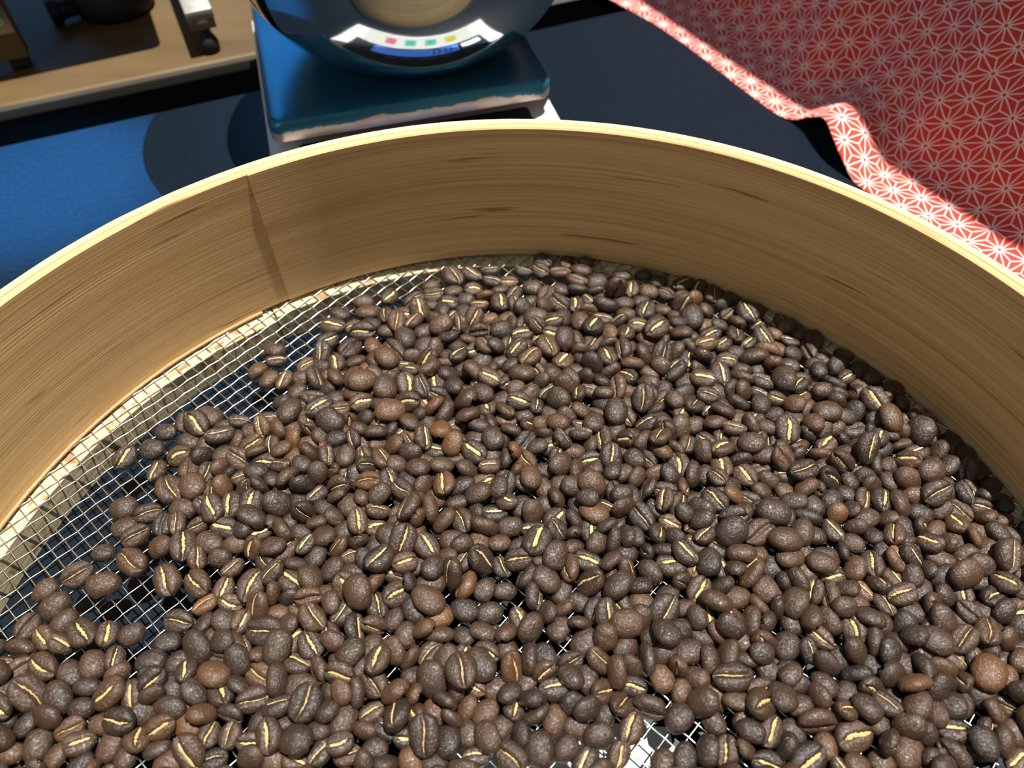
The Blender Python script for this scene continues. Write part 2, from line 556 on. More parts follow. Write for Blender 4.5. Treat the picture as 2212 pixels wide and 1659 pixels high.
# woven wire mesh
def wire_mesh():
    PITCHW, WR = 0.00525, 0.00029
    ang = math.radians(-43.5)
    u = Vector((math.cos(ang), math.sin(ang)))
    w = Vector((-u.y, u.x))
    c0 = Vector((-0.16632, 0.05859))
    ou = (c0.dot(u)) % PITCHW
    ow = (c0.dot(w)) % PITCHW
    RM = 0.2012
    V, Fc = [], []
    NS = 6
    for fam in (0, 1):
        d, e = (u, w) if fam == 0 else (w, u)
        od, oe = (ou, ow) if fam == 0 else (ow, ou)
        k0 = int(-RM / PITCHW) - 2
        for k in range(k0, -k0 + 1):
            off = oe + k * PITCHW
            if abs(off) >= RM - 0.002:
                continue
            half = math.sqrt(RM * RM - off * off)
            js = math.ceil((-half - od) / (PITCHW / 2)); je = math.floor((half - od) / (PITCHW / 2))
            ss = [-half] + [od + j * PITCHW / 2 for j in range(js, je + 1)] + [half]
            jj = [js - 1] + list(range(js, je + 1)) + [je + 1]
            base = len(V)
            for s, j in zip(ss, jj):
                if j % 2 == 0:
                    par = (j // 2 + k + fam) % 2
                    z = 0.00033 * (1 if par == 0 else -1)
                else:
                    z = 0.0
                wob = 0.00016 * noise.noise(Vector((s * 130, off * 90, fam * 7)))
                p = d * s + e * (off + wob)
                for q in range(NS):
                    t = 2 * math.pi * q / NS
                    V.append((p.x + e.x * WR * math.cos(t), p.y + e.y * WR * math.cos(t), z + WR * math.sin(t)))
            for i in range(len(ss) - 1):
                for q in range(NS):
                    q2 = (q + 1) % NS
                    Fc.append((base + i * NS + q, base + i * NS + q2, base + (i + 1) * NS + q2, base + (i + 1) * NS + q))
    me = mesh('wire_mesh', V, Fc)
    smooth(me)
    return me
tag(up(add_obj('wire_mesh', wire_mesh(), M['wire'], sv)), kind='stuff', label='square woven steel wire mesh')

# white paper lying on the table under the sieve
pb = [(-0.025, -0.060), (0.058, -0.058), (0.052, -0.014), (0.030, -0.012), (-0.02, -0.016)]
V = [(x, y, TZ + 0.0003) for x, y in pb] + [(x, y, TZ + 0.0006) for x, y in pb]
me = mesh('paper_sheet', V, [tuple(range(4, -1, -1)), tuple(range(5, 10))] + [(i, (i + 1) % 5, 5 + (i + 1) % 5, 5 + i) for i in range(5)])
tag(add_obj('paper_sheet', me, M['paper']), 'piece of white paper on the table under the wire mesh', 'paper')

# ------------------------------------------------------------------ coffee beans
def bean_shape(seed):
    rnd = random.Random(seed)
    NX, NB, NF = 13, 9, 12
    ph, am = rnd.uniform(0, 6.28), rnd.uniform(0.015, 0.060)
    gd, gw = rnd.uniform(0.085, 0.13), rnd.uniform(0.040, 0.060)
    asym = rnd.uniform(-0.12, 0.12)
    pw = rnd.uniform(2.1, 2.6)
    yc = lambda u: am * math.sin(2.6 * u + ph)
    V, Fc = [], []
    V.append((-0.5, 0, -0.02))
    us = [-math.cos(math.pi * (i + 0.55) / (NX + 0.1)) for i in range(NX)]
    fy = [-1 + 2 * (k + 0.5) / NF for k in range(NF)]
    fy = [math.copysign(abs(t) ** 1.25, t) for t in fy]        # denser near the crease
    off = Vector((seed * 3.1, seed * 1.7, 0))
    for u in us:
        s = max(0.0, 1 - abs(u) ** pw) ** 0.5
        w = 0.39 * s * (1 + asym * u)
        ring = []
        for k in range(NB):                                     # domed back, +y to -y
            t = math.pi * (k + 0.5) / NB
            ring.append((w * math.cos(t), 0.31 * (s ** 0.85) * math.sin(t) ** 0.9 - 0.01))
        for t in fy:                                            # flat face with crease, -y to +y
            y = w * t * 0.97
            z = -0.165 * (s ** 0.7) * (1 - abs(t) ** 3.2) ** 0.55 - 0.01
            g = gd * math.exp(-((y - yc(u)) / gw) ** 2) * min(1.0, s * 1.5)
            lip = 0.018 * math.exp(-((abs(y - yc(u)) - 0.12) / 0.06) ** 2)
            ring.append((y, z + g - lip))
        for (y, z) in ring:
            p = Vector((u * 0.5, y, z))
            nz = noise.noise(p * 4.0 + off) * 0.030 + noise.noise(p * 11 + off) * 0.010
            p = p + Vector((p.x * 0.3, p.y, p.z)).normalized() * nz
            V.append(tuple(p))
    V.append((0.5, 0, -0.02))
    R_ = NB + NF
    for i in range(NX - 1):
        for k in range(R_):
            k2 = (k + 1) % R_
            Fc.append((1 + i * R_ + k, 1 + i * R_ + k2, 1 + (i + 1) * R_ + k2, 1 + (i + 1) * R_ + k))
    last = 1 + NX * R_
    for k in range(R_):
        k2 = (k + 1) % R_
        Fc.append((0, 1 + k2, 1 + k))
        Fc.append((last, last - R_ + k, last - R_ + k2))
    # chaff strip lying in the crease
    CV, CF = [], []
    nC = 17
    c0, c1 = rnd.uniform(-0.86, -0.6), rnd.uniform(0.55, 0.86)
    cw = rnd.choice((0.018, 0.028, 0.038, 0.052, 0.068))
    for i in range(nC):
        u = c0 + (c1 - c0) * i / (nC - 1)
        s = max(0.0, 1 - abs(u) ** pw) ** 0.5
        taper = min(1.0, 3.2 * min(i, nC - 1 - i) / (nC - 1) + 0.35)
        hw1 = cw * taper * rnd.uniform(0.4, 1.6)
        hw2 = cw * taper * rnd.uniform(0.4, 1.6)
        zb = -0.165 * (s ** 0.7) - 0.01
        zt = zb + gd * 0.30 * min(1.0, s * 1.5)
        y0 = yc(u)
        CV += [(u * 0.5, y0 - hw1, zt + 0.012), (u * 0.5, y0 + rnd.uniform(-.006, .006), zt - 0.006), (u * 0.5, y0 + hw2, zt + 0.012), (u * 0.5, y0, zt + 0.05)]
    for i in range(nC - 1):
        for k in range(4):
            k2 = (k + 1) % 4
            CF.append((i * 4 + k, (i + 1) * 4 + k, (i + 1) * 4 + k2, i * 4 + k2))
    CF.append((0, 1, 2, 3)); CF.append(((nC - 1) * 4 + 3, (nC - 1) * 4 + 2, (nC - 1) * 4 + 1, (nC - 1) * 4))
    return V, Fc, CV, CF
NVAR = 24
SHAPES = [bean_shape(40 + i) for i in range(NVAR)]
BEAN_ME, CHAFF_ME = [], []
def fixn(me):
    bm = bmesh.new(); bm.from_mesh(me)
    bmesh.ops.recalc_face_normals(bm, faces=bm.faces[:])
    bm.to_mesh(me); bm.free()
    smooth(me)
for V, Fc, CV, CF in SHAPES:
    me = mesh('coffee_bean', V, Fc); fixn(me); me.materials.append(M['bean']); BEAN_ME.append(me)
    me = mesh('chaff_strip', CV, CF); fixn(me); me.polygons.foreach_set('use_smooth', [False] * len(me.polygons)); me.materials.append(M['chaff']); CHAFF_ME.append(me)

# settled beans, ten whole numbers each: x, y (0.1 mm), z (0.01 mm), rotation w x y z (per 99), length (0.01 mm), width and height (per cent)
BEAN_DATA = [
-1564,-52,483,30,-27,-90,4,1220,106,99, -275,-207,739,11,-63,-74,-16,1220,98,94, 1521,-50,732,49,6,-7,-86,1220,102,92, -658,-103,718,9,-81,-56,-1,1183,105,100,
1055,-223,365,6,19,-96,-14,1189,99,94, -164,-23,1078,4,79,-59,3,1165,106,95, -999,-239,540,8,-48,-80,-33,1147,101,107, 78,-243,259,62,-5,-9,76,1091,104,109,
699,-49,753,3,-2,99,-3,1170,98,99, -259,-33,532,70,29,12,-62,1220,100,104, 1206,-273,253,88,8,6,43,1146,100,101, -672,-211,555,21,-19,14,94,1142,105,109,
-778,76,640,78,11,-5,59,1163,97,97, 1431,-255,609,69,-1,-4,71,1003,101,102, -527,257,767,55,-1,-22,79,1220,101,109, 895,-291,408,1,-35,91,17,1220,99,101,
-1469,-64,290,47,4,-15,86,1146,97,104, -1304,-57,466,0,-92,-27,-25,1220,99,95, 1745,345,851,4,55,-78,-27,1220,103,109, 380,132,711,97,18,-5,5,1136,104,104,
-1487,-204,231,73,9,5,66,1000,102,103, -759,-197,627,6,61,76,16,1070,97,108, -1052,91,388,82,34,-11,-42,1220,98,101, 601,-118,467,90,7,-40,0,1134,96,107,
795,457,837,94,21,-10,23,1197,103,108, -1234,-148,687,16,-97,5,-14,1100,97,104, -288,231,591,31,7,7,93,1220,94,92, -11,-268,375,13,-89,40,-10,1095,103,106,
1571,285,761,92,31,4,17,1185,100,98, -81,-210,505,50,-13,-12,84,1009,102,95, 1269,-141,613,44,11,-29,-83,1107,95,102, -835,-83,385,25,-94,-18,9,1018,101,106,
1221,-201,646,89,33,-29,-1,977,100,103, 945,-183,458,4,-2,-82,-56,1152,100,97, -1221,331,388,15,-85,48,-5,1210,98,99, -1459,147,382,3,-40,-89,16,1096,103,108,
-840,138,393,14,-97,9,-5,1217,105,100, 961,533,801,98,4,6,-15,1220,100,108, -368,-141,653,41,52,73,-2,1220,99,101, -1445,322,261,98,10,4,10,1138,96,106,
520,181,553,35,-82,-42,3,1179,107,108, 1396,55,674,27,-2,1,95,1091,103,96, -1353,-202,364,16,19,-96,2,933,101,103, -1551,33,363,15,-94,25,-7,1103,98,101,
263,-208,301,95,27,-1,8,967,103,108, 522,-159,234,90,-8,-6,40,978,107,108, 967,199,552,82,-21,-14,50,1097,102,101, -906,41,522,75,29,14,-56,1050,100,106,
1628,885,742,75,-8,-26,59,1220,102,99, -973,-6,544,21,1,21,95,1080,102,96, -206,-217,292,67,3,-19,-70,1029,104,105, 778,-131,706,3,-90,-28,31,1118,102,106,
1484,61,657,14,-34,92,4,1052,95,107, -384,444,924,7,-60,74,26,1127,106,92, -1366,403,379,14,-94,27,-8,1220,95,96, -1590,248,249,89,10,2,41,1058,102,107,
-1195,463,381,12,75,-63,-10,1220,97,96, -110,8,575,37,-2,-3,92,1196,100,92, -1547,360,337,15,-95,-25,0,1071,103,95, -539,-150,253,83,2,4,54,1057,96,108,
-915,304,381,12,58,-79,-10,1220,97,96, 93,438,797,5,53,-83,7,1203,102,104, 1365,-209,344,3,4,98,-15,997,107,105, 855,-108,533,68,-12,19,68,1050,102,95,
913,60,241,48,6,-4,-86,1023,101,105, 366,-188,350,13,-50,83,-13,997,93,109, -1394,43,237,84,-10,3,-51,1001,107,107, 597,-258,355,52,30,-34,-71,981,101,106,
894,458,707,2,-26,94,17,1170,100,108, 976,419,874,3,-9,-13,-98,1220,99,103, -675,176,661,22,86,-39,-22,1056,106,104, -463,383,806,21,85,46,-3,1207,104,108,
1334,-287,410,47,-72,43,-22,1057,100,107, 429,-129,399,5,16,82,53,1051,97,109, 372,267,689,37,10,-32,-86,1220,94,108, -672,89,511,15,-47,-86,7,994,106,96,
1584,602,781,20,-92,-26,-13,1071,106,97, 1569,84,779,5,51,-83,14,1069,94,95, -876,620,584,93,11,30,-12,1151,100,93, -1258,-209,228,63,7,-7,-76,986,97,103,
-1302,701,385,11,87,-45,-10,1220,107,97, -1103,-166,560,27,-93,-20,-4,914,101,100, -1173,-191,408,9,57,75,-30,1019,102,95, 1104,-149,679,81,-28,-1,-50,982,104,109,
-1094,-105,440,14,-2,-32,93,1031,96,97, -1108,315,372,13,-90,38,-10,1124,100,102, -104,383,498,42,-17,-88,0,1177,106,95, -766,-26,544,62,-40,38,-54,1079,95,103,
485,548,352,5,50,84,15,1162,95,92, 797,-203,367,11,42,-88,-14,1058,96,108, 509,96,754,81,-19,-11,-52,1055,103,102, -533,55,595,88,-3,-4,45,1030,99,96,
1438,128,721,78,15,21,-56,1030,99,96, -1022,-64,571,30,29,17,88,962,95,98, 1380,793,963,9,-60,67,41,1220,97,103, 60,137,385,43,-18,40,-78,1058,105,108,
1147,111,368,8,64,74,15,1050,99,109, 274,292,491,41,-5,90,-2,1157,102,94, 891,257,246,45,0,-6,88,1049,106,105, 135,-64,382,18,96,13,-4,1078,95,109,
129,-159,230,81,8,6,56,959,95,108, 156,381,746,52,-9,20,-81,1079,101,97, 650,-260,334,10,79,57,12,956,104,106, 837,317,501,31,-28,82,-37,1220,106,96,
730,-209,620,25,-8,0,95,898,93,102, -1,-2,535,48,-46,-73,0,1083,97,99, 161,-242,211,32,-1,11,-93,859,102,108, 583,48,246,98,-10,-2,11,1074,100,104,
-441,29,702,4,60,-76,20,1067,95,92, -1217,708,482,84,1,0,-53,1162,101,97, -482,1026,761,2,4,-1,99,1220,105,100, -453,-34,356,11,46,86,13,1060,97,104,
728,115,776,27,9,-31,90,977,98,98, -402,264,376,7,-89,-38,20,1042,107,102, -1656,173,332,11,-79,-58,13,939,99,108, 486,-33,215,66,2,6,74,940,107,100,
-88,-131,206,90,-7,-6,40,959,101,93, -1144,182,308,15,-98,7,2,963,102,95, 1478,1032,884,24,-84,47,-6,1147,104,104, -1471,-126,487,2,21,41,-88,1028,101,96,
-719,984,724,36,5,-19,90,1202,98,94, 700,354,559,61,8,-19,-75,1059,102,105, 230,-134,599,88,35,26,9,989,100,96, 122,299,543,37,13,5,91,1057,100,94,
309,90,643,56,32,21,-72,952,104,109, 1340,224,560,14,96,15,15,980,104,93, 1099,897,811,9,-67,-71,-14,1136,105,93, 1378,-138,366,93,-9,-30,-15,1053,101,92,
243,88,230,47,5,-6,-87,1052,100,97, -537,-221,548,4,97,21,-3,830,107,94, -829,-3,338,7,24,95,14,1049,100,98, 1699,252,764,9,82,-50,23,969,101,103,
1499,-250,517,66,-8,39,-62,943,94,105, -878,224,483,41,-45,77,11,1143,98,96, -984,-130,475,32,-31,-35,-82,1008,95,108, -560,-15,702,2,8,91,39,990,98,97,
-164,208,221,23,3,2,96,972,105,99, 1514,937,886,68,13,2,71,1203,96,101, 340,-22,535,66,-26,-53,45,1051,102,100, -810,-254,373,87,34,-22,24,934,104,93,
-301,434,559,13,-39,-89,10,1092,101,108, 1344,-93,750,77,43,-6,44,967,98,95, 1030,86,327,14,-88,42,-11,949,95,105, -1464,627,250,0,-3,-10,98,1041,106,110,
-1400,-160,299,16,-93,-29,1,884,101,101, -945,-58,368,3,44,86,-20,1001,99,108, -957,-184,303,13,62,-75,-10,830,107,110, 550,1073,676,13,-75,-57,-27,1142,100,101,
-1114,602,639,5,-82,55,2,1096,94,100, -1263,990,625,0,-34,-90,-23,1186,98,92, 1091,338,637,16,2,6,98,1026,97,99, -610,1180,812,10,-14,11,-97,1220,97,103,
1219,-43,535,82,39,35,-19,1039,106,108, 525,-273,197,80,9,4,58,905,101,94, 569,355,380,4,2,-98,16,1074,106,110, -712,327,392,74,-37,12,-53,1079,107,110,
-749,-103,484,15,-1,94,-28,1009,105,100, -1381,507,356,3,36,-91,-17,1011,97,109, -1539,191,227,86,11,3,47,949,97,107, -598,-240,295,15,86,48,3,937,98,92,
1117,711,808,2,97,17,-3,1156,94,95, 974,-104,455,36,-43,-26,77,892,101,101, -212,327,569,56,-33,75,-1,1220,96,92, -1463,15,197,41,6,7,90,923,98,92,
1176,-134,560,20,88,-41,5,927,97,102, -953,558,696,24,14,26,91,1147,96,93, 693,204,659,85,-42,4,-28,1113,100,107, 1122,36,543,86,6,44,-22,1077,96,108,
307,664,893,92,22,13,-25,1072,102,104, -1161,-30,722,36,-82,-42,-1,967,97,96, -711,33,365,1,-17,-93,28,989,105,95, 1025,0,435,43,0,-48,75,888,103,94,
-1172,-116,321,6,30,-10,94,935,101,92, 346,-116,413,12,87,34,-30,999,102,92, -892,-188,274,13,-61,77,-7,830,106,93, 323,-264,305,20,-82,-53,-1,836,98,103,
1658,154,643,85,30,-11,41,899,97,102, 1544,154,558,2,46,85,22,887,97,98, -1375,143,306,8,-67,-71,14,879,102,104, 186,-35,563,49,-8,26,82,981,97,101,
713,33,398,69,-41,-28,52,1087,97,94, 1153,1163,654,65,-19,-13,71,1220,98,97, 1595,697,768,96,16,-5,18,995,106,107, -78,194,227,97,10,4,16,941,99,108,
1504,-96,241,91,10,2,38,1038,105,105, 1512,681,517,30,16,-38,85,1026,105,106, 1282,347,345,8,-68,70,-14,992,101,107, 25,378,558,14,-97,-6,-15,979,102,104,
-376,-73,497,14,-42,39,80,1116,98,107, -1203,48,221,12,-2,0,-98,998,102,96, 285,22,415,8,90,-25,-31,1004,93,107, 770,-296,305,15,-97,11,2,952,101,95,
-1294,144,211,20,0,10,-96,861,104,108, -780,323,350,2,-39,-90,15,1054,106,101, 763,599,640,7,44,88,5,1045,106,107, -1107,477,227,19,0,-10,97,1069,94,95,
1076,143,328,54,-25,-35,71,983,94,107, 433,1007,698,64,-6,12,-75,1220,94,93, 1231,26,667,77,24,4,57,899,103,96, 597,-38,305,26,-26,-3,92,924,93,104,
1318,-162,396,42,-38,-11,81,1004,101,103, -1522,851,360,16,-84,-50,5,1018,103,109, 1326,73,720,89,-10,-34,-23,870,100,101, 619,390,656,19,83,-49,-5,1056,96,100,
780,234,232,98,-10,0,10,999,103,104, -1066,833,397,13,-92,28,19,1045,105,95, 436,20,459,42,-57,54,-43,1040,107,95, -1642,90,406,59,-79,4,-8,992,99,109,
160,137,208,43,5,-8,-89,927,100,98, 1273,749,698,50,-77,36,13,1048,100,96, 908,720,315,9,45,87,11,1007,106,93, 1218,328,321,46,21,-29,-80,969,99,106,
833,-249,439,33,76,0,54,921,103,110, -1227,-61,359,13,-82,53,-9,1011,106,109, 309,556,559,95,-13,3,-24,1102,103,96, 1270,-85,850,15,-2,-56,-80,1043,104,93,
-1361,600,334,6,16,-96,-15,988,97,103, -1628,33,330,21,31,-89,-24,830,102,97, 291,-78,402,34,18,-91,-6,982,99,94, -1387,-95,208,1,2,10,-98,830,101,110,
502,46,387,35,12,7,-92,963,96,97, -897,1042,595,81,-7,-5,56,1158,97,107, -1566,-228,201,7,-3,11,-98,830,93,105, 811,142,403,49,36,-41,-67,1054,96,97,
-548,-71,654,82,21,-3,-51,830,100,100, 493,333,292,84,27,-11,-42,968,94,102, 1276,977,813,3,-4,5,99,1101,106,102, -514,1150,708,69,-17,14,-68,1180,105,101,
320,170,644,32,-64,-67,8,1035,100,97, -562,537,670,4,78,-58,-19,987,95,95, 654,262,328,15,-88,-43,4,1034,99,95, 1751,714,491,59,-34,72,-5,1059,93,94,
-979,174,346,27,25,10,91,1027,103,106, 643,16,397,60,-34,40,-58,1047,97,104, -593,-122,388,86,-16,-33,-33,987,105,105, 196,-182,226,97,11,12,-11,830,102,99,
944,837,783,96,6,-12,-18,1005,107,94, 1012,147,451,59,-47,4,64,1075,96,109, -529,143,411,36,67,-53,-35,1070,102,96, -1064,537,318,15,-96,16,1,997,101,95,
651,1445,825,8,-92,-36,0,1214,103,99, 706,-115,511,2,-9,-20,-96,881,105,95, -397,68,316,49,-4,-31,80,953,106,95, 816,29,620,8,11,-17,96,830,106,92,
-433,-234,208,17,1,10,-97,830,104,110, -138,829,647,9,-90,39,-3,1045,103,101, -1059,627,347,11,-72,66,-9,1117,102,94, 1052,761,807,20,-47,-82,-23,1025,99,108,
273,374,368,5,-21,-97,2,1025,96,105, 1151,-248,601,42,-73,-6,52,966,106,100, -925,-255,284,4,-9,98,-7,830,101,97, 1113,-41,422,79,-55,-18,-14,991,95,100,
-336,207,244,51,7,8,84,1057,95,105, -1517,111,360,34,-6,-92,10,830,106,103, 1074,-96,210,50,-6,7,-85,973,101,94, 931,345,227,46,-6,7,-87,1062,103,95,
-145,-192,182,73,6,-6,-66,830,105,92, -361,124,223,59,-8,6,-78,910,106,109, -277,349,644,51,-18,2,-83,959,99,100, 1502,415,566,12,91,-30,23,936,100,106,
1396,599,362,11,-78,-58,13,1023,102,109, -1651,308,193,37,-1,9,-91,868,105,95, 1520,293,308,23,10,20,-94,1055,95,96, 390,-61,294,5,6,97,16,830,99,106,
633,-172,186,50,-3,-9,85,847,94,93, 989,364,552,20,-11,-15,-95,1055,96,97, 1200,68,429,53,51,25,62,1008,101,107, 1202,137,664,35,-2,30,88,989,96,96,
-182,547,345,12,55,81,11,1037,99,102, -376,366,739,11,-96,-17,11,897,102,93, -701,246,661,0,5,-94,-32,932,94,99, -377,581,912,33,77,46,24,1139,100,101,
541,-77,205,82,11,4,55,830,94,108, -1108,-39,233,80,-9,4,-58,1036,106,101, 201,345,443,41,50,71,23,1101,100,94, -1547,-139,192,55,4,-9,-82,850,97,97,
-451,-126,292,15,95,22,7,830,100,105, -1,519,267,97,18,10,7,981,95,94, 1652,211,511,11,26,-95,7,967,103,106, -647,1485,448,35,-93,-4,-3,1103,105,110,
-1166,115,197,98,-10,5,12,853,101,93, -508,-68,432,36,53,56,50,1018,100,100, 81,249,396,34,61,-58,-39,1023,99,106, -1393,-29,208,98,-11,3,-2,837,94,109,
-253,692,628,8,-75,61,-21,1114,98,94, -223,868,677,54,25,1,-79,1042,100,101, -1159,938,588,14,94,25,-9,1132,93,94, 895,-41,582,93,-14,-6,32,830,96,98,
68,-140,404,43,85,8,25,970,104,94, 1094,228,393,35,65,56,36,1072,93,99, -1029,-155,213,97,7,-4,-20,945,100,98, 242,-34,220,73,8,7,66,929,96,105,
-95,281,198,40,-2,9,-90,876,104,97, -466,226,345,16,80,-56,-7,999,96,106, 205,1083,627,27,-20,-29,89,1074,102,107, -1417,-236,199,47,7,-8,-87,830,98,104,
-639,364,289,39,19,-11,-88,964,100,107, -120,646,582,0,21,-13,-96,1040,105,105, -1587,132,329,13,-89,42,-7,926,98,107, 1127,178,685,1,-9,25,-95,881,96,108,
1325,-30,623,53,-47,28,-63,1008,94,107, 1001,280,524,57,61,-20,-50,981,97,106, 397,809,427,6,-69,66,25,1089,105,105, -147,-115,237,51,19,-8,-82,830,93,95,
816,377,678,93,-33,3,0,1007,98,110, -471,150,417,45,-82,17,28,908,97,105, 80,575,422,76,20,38,-47,963,107,100, -1110,-223,246,12,6,-25,-95,830,95,102,
-98,124,312,20,7,33,91,977,100,98, -1428,893,232,6,-3,-9,98,999,106,104, 57,26,512,60,-41,-44,51,1009,103,96, 964,-248,206,72,7,-8,-67,830,96,109,
-918,172,517,24,54,-76,-23,830,102,97, 1384,450,592,31,76,56,8,976,98,99, -67,890,663,84,3,-1,-52,1035,102,104, 1534,363,226,28,0,9,94,1027,94,98,
215,-277,271,12,87,45,10,848,95,93, -274,57,338,5,-37,92,-3,942,100,104, 825,1524,556,62,0,-14,76,1161,103,103, -10,-81,515,88,-21,12,39,869,96,104,
195,767,594,91,24,26,16,1038,102,93, 376,63,293,88,26,12,36,947,101,101, 1056,463,567,81,-6,-8,56,1041,94,107, -687,-45,248,13,-4,-9,98,1143,99,99,
1326,123,333,72,13,-30,60,950,103,94, 1508,-162,471,83,-10,27,-45,830,93,105, -319,-273,248,85,18,2,-47,892,95,103, -977,631,483,4,-65,72,19,1099,96,102,
1535,757,658,5,-87,31,-36,987,101,99, -964,101,621,8,-22,-9,96,900,102,96, 61,-104,552,38,-30,46,73,1005,100,108, 625,155,535,73,28,-18,-58,830,99,103,
1398,288,564,61,19,1,-76,830,99,110, 1054,587,599,97,-6,-17,-10,997,93,94, 23,-199,337,51,-37,-30,70,830,105,101, 1283,200,294,13,80,-56,-6,897,103,97,
309,439,478,87,23,13,40,922,101,108, -599,97,591,93,24,3,-25,830,95,96, -707,420,225,62,4,-9,-76,956,102,105, 1220,689,490,38,-14,-88,-18,1132,101,103,
1369,170,237,16,-1,10,97,983,105,109, -979,243,303,18,-95,15,13,838,100,97, -743,756,480,65,19,41,-60,946,102,108, 1006,-64,222,45,-2,1,88,897,103,108,
101,-16,564,14,-36,77,48,830,104,107, 386,3,402,64,50,13,-55,906,103,103, -1151,-69,740,79,56,5,21,830,94,99, -116,-258,291,17,97,10,-2,854,95,102,
-492,643,723,36,6,16,-91,923,98,97, -900,-126,341,51,-83,18,-6,830,105,105, -580,205,346,5,-47,85,-16,1034,94,103, -1278,462,341,94,10,-28,5,1002,101,100,
1366,351,561,25,-52,-80,13,963,103,97, -1069,10,525,19,64,73,-10,870,99,93, 655,767,343,7,67,71,13,1071,106,97, -670,-264,297,13,-19,-96,12,886,100,93,
174,1360,738,10,-58,-79,9,1143,106,109, 832,-10,200,82,7,-7,-55,907,96,95, 1452,581,371,61,32,28,65,1057,102,107, 898,1212,417,9,73,-65,-14,1220,102,107,
193,-114,349,23,19,-28,90,945,100,101, 1124,-297,189,0,2,9,99,830,102,97, -776,1061,646,5,91,38,-2,1165,103,104, 1180,481,319,15,79,-57,-6,955,98,101,
-1237,619,246,9,-2,-10,98,1031,99,109, -1132,412,353,5,76,-54,-33,830,104,100, -96,520,469,20,0,-77,58,1069,100,108, -845,344,618,6,90,34,24,954,93,100,
-162,291,396,43,70,46,30,1040,97,106, -1203,-247,200,78,-8,-5,61,830,102,104, 79,715,551,71,-17,5,-67,1039,101,99, -521,1313,678,88,-11,10,-44,1121,105,104,
-770,584,478,41,-75,29,40,996,97,99, -539,699,764,13,3,97,17,983,93,105, -217,33,568,87,10,-16,44,915,106,98, 1072,1542,723,6,-59,-80,-2,1159,101,99,
-692,1391,417,16,48,-85,-9,1168,99,107, -54,-57,210,94,9,6,30,883,95,105, -1308,853,362,11,-21,94,18,955,106,109, -253,-128,212,75,-2,1,64,934,105,98,
687,946,372,61,19,28,-70,1032,105,107, 43,1074,640,6,-9,-96,-22,997,97,104, 5,-124,349,1,79,52,-28,830,105,110, 1628,492,510,12,64,-70,25,961,102,104,
-414,1075,673,20,-4,92,31,1058,105,101, 105,39,221,45,-6,-7,87,977,104,100, -1326,60,292,14,-66,-71,10,830,97,105, 1564,-147,283,2,30,93,17,830,93,102,
1647,323,603,96,22,-1,-8,932,105,94, -466,-179,340,84,49,-18,-3,830,94,103, 454,-284,182,86,-9,-3,48,830,96,92, 815,1177,627,8,24,96,-1,1050,105,99,
1148,-83,429,27,-23,-79,-49,929,102,96, 1417,360,678,28,-31,-90,-3,977,94,94, -405,180,213,82,-12,-5,53,874,96,100, 1633,62,566,80,29,43,-27,957,99,94,
946,139,207,81,0,-3,-56,830,101,107, -455,1459,271,65,5,9,74,1220,95,103, -1101,702,446,79,-2,51,-30,978,97,98, 1140,-177,226,56,4,9,81,997,100,101,
1045,244,379,34,-43,79,-23,920,104,93, 762,830,363,62,-11,-42,64,961,98,100, -1013,301,281,7,64,-74,-14,855,101,97, -1068,242,287,8,-28,94,-14,885,95,96,
-1054,420,239,1,3,-20,97,830,104,104, -329,-207,345,12,-10,-96,-18,921,97,108, 360,1262,642,51,19,-58,59,1145,93,99, 875,-203,187,89,-8,6,-43,830,94,96,
1758,445,582,50,8,11,85,951,97,102, -1236,549,504,3,59,79,8,906,95,97, 983,44,334,1,79,-53,-26,830,98,107, -60,573,350,16,98,5,-3,989,105,109,
1055,1290,494,84,-48,-18,-13,1220,99,107, -857,441,604,10,-15,23,94,989,107,97, -251,183,219,98,-10,1,10,983,97,97, -742,-262,195,12,1,-10,98,830,104,101,
-245,116,327,0,-1,44,89,978,94,97, 1410,1252,320,92,21,10,27,1080,106,106, -796,704,575,49,57,52,-38,1114,101,108, 1561,-219,218,6,0,9,-98,983,105,98,
699,1231,466,23,89,26,25,1220,95,98, -25,273,212,98,10,10,3,830,96,101, -336,889,825,23,68,-59,-35,1005,106,93, 1210,547,362,42,34,26,-79,830,107,110,
168,487,662,8,-89,32,28,873,107,93, 499,1686,847,43,-44,59,52,1170,99,100, -578,289,460,25,-42,-83,-20,1087,106,101, -297,1498,676,94,10,-9,27,1096,98,99,
1396,-21,384,79,56,-1,-20,969,94,94, 1044,-151,638,18,91,18,-28,830,107,104, -686,491,356,39,-24,14,86,1058,102,99, -306,587,509,46,41,61,48,1125,106,106,
-1011,472,208,98,10,2,0,910,97,100, -1068,-263,196,95,-3,2,26,898,100,92, 288,-147,208,83,1,-2,54,830,98,107, 246,1401,717,65,-12,22,-71,1115,101,109,
1624,368,345,91,32,-6,22,1028,103,99, -254,1836,417,12,-51,-83,11,1220,105,107, -389,838,562,90,38,-19,3,978,98,105, -244,542,392,85,-29,-32,25,1041,96,102,
1242,431,205,94,9,-5,-28,830,106,108, 1668,549,310,9,40,89,12,993,100,93, 911,-127,216,7,1,-10,-98,911,97,105, 1679,807,432,10,47,-21,-84,987,103,101,
640,102,191,93,-8,5,-32,840,101,97, -622,229,544,59,-3,-8,79,830,95,100, -514,-251,283,16,96,20,3,830,98,101, -817,441,341,16,88,42,4,1034,96,101,
-639,7,366,43,-74,41,-29,910,103,106, -288,302,241,96,10,0,24,1070,105,102, -617,-178,263,95,-22,-10,-11,830,100,107, 1561,231,304,12,-67,71,-10,858,105,106,
-408,661,731,7,37,91,10,938,99,100, 1317,528,236,97,-10,-1,17,1042,95,102, 1078,19,227,84,15,6,50,884,106,93, 1181,-15,201,58,7,6,79,939,98,93,
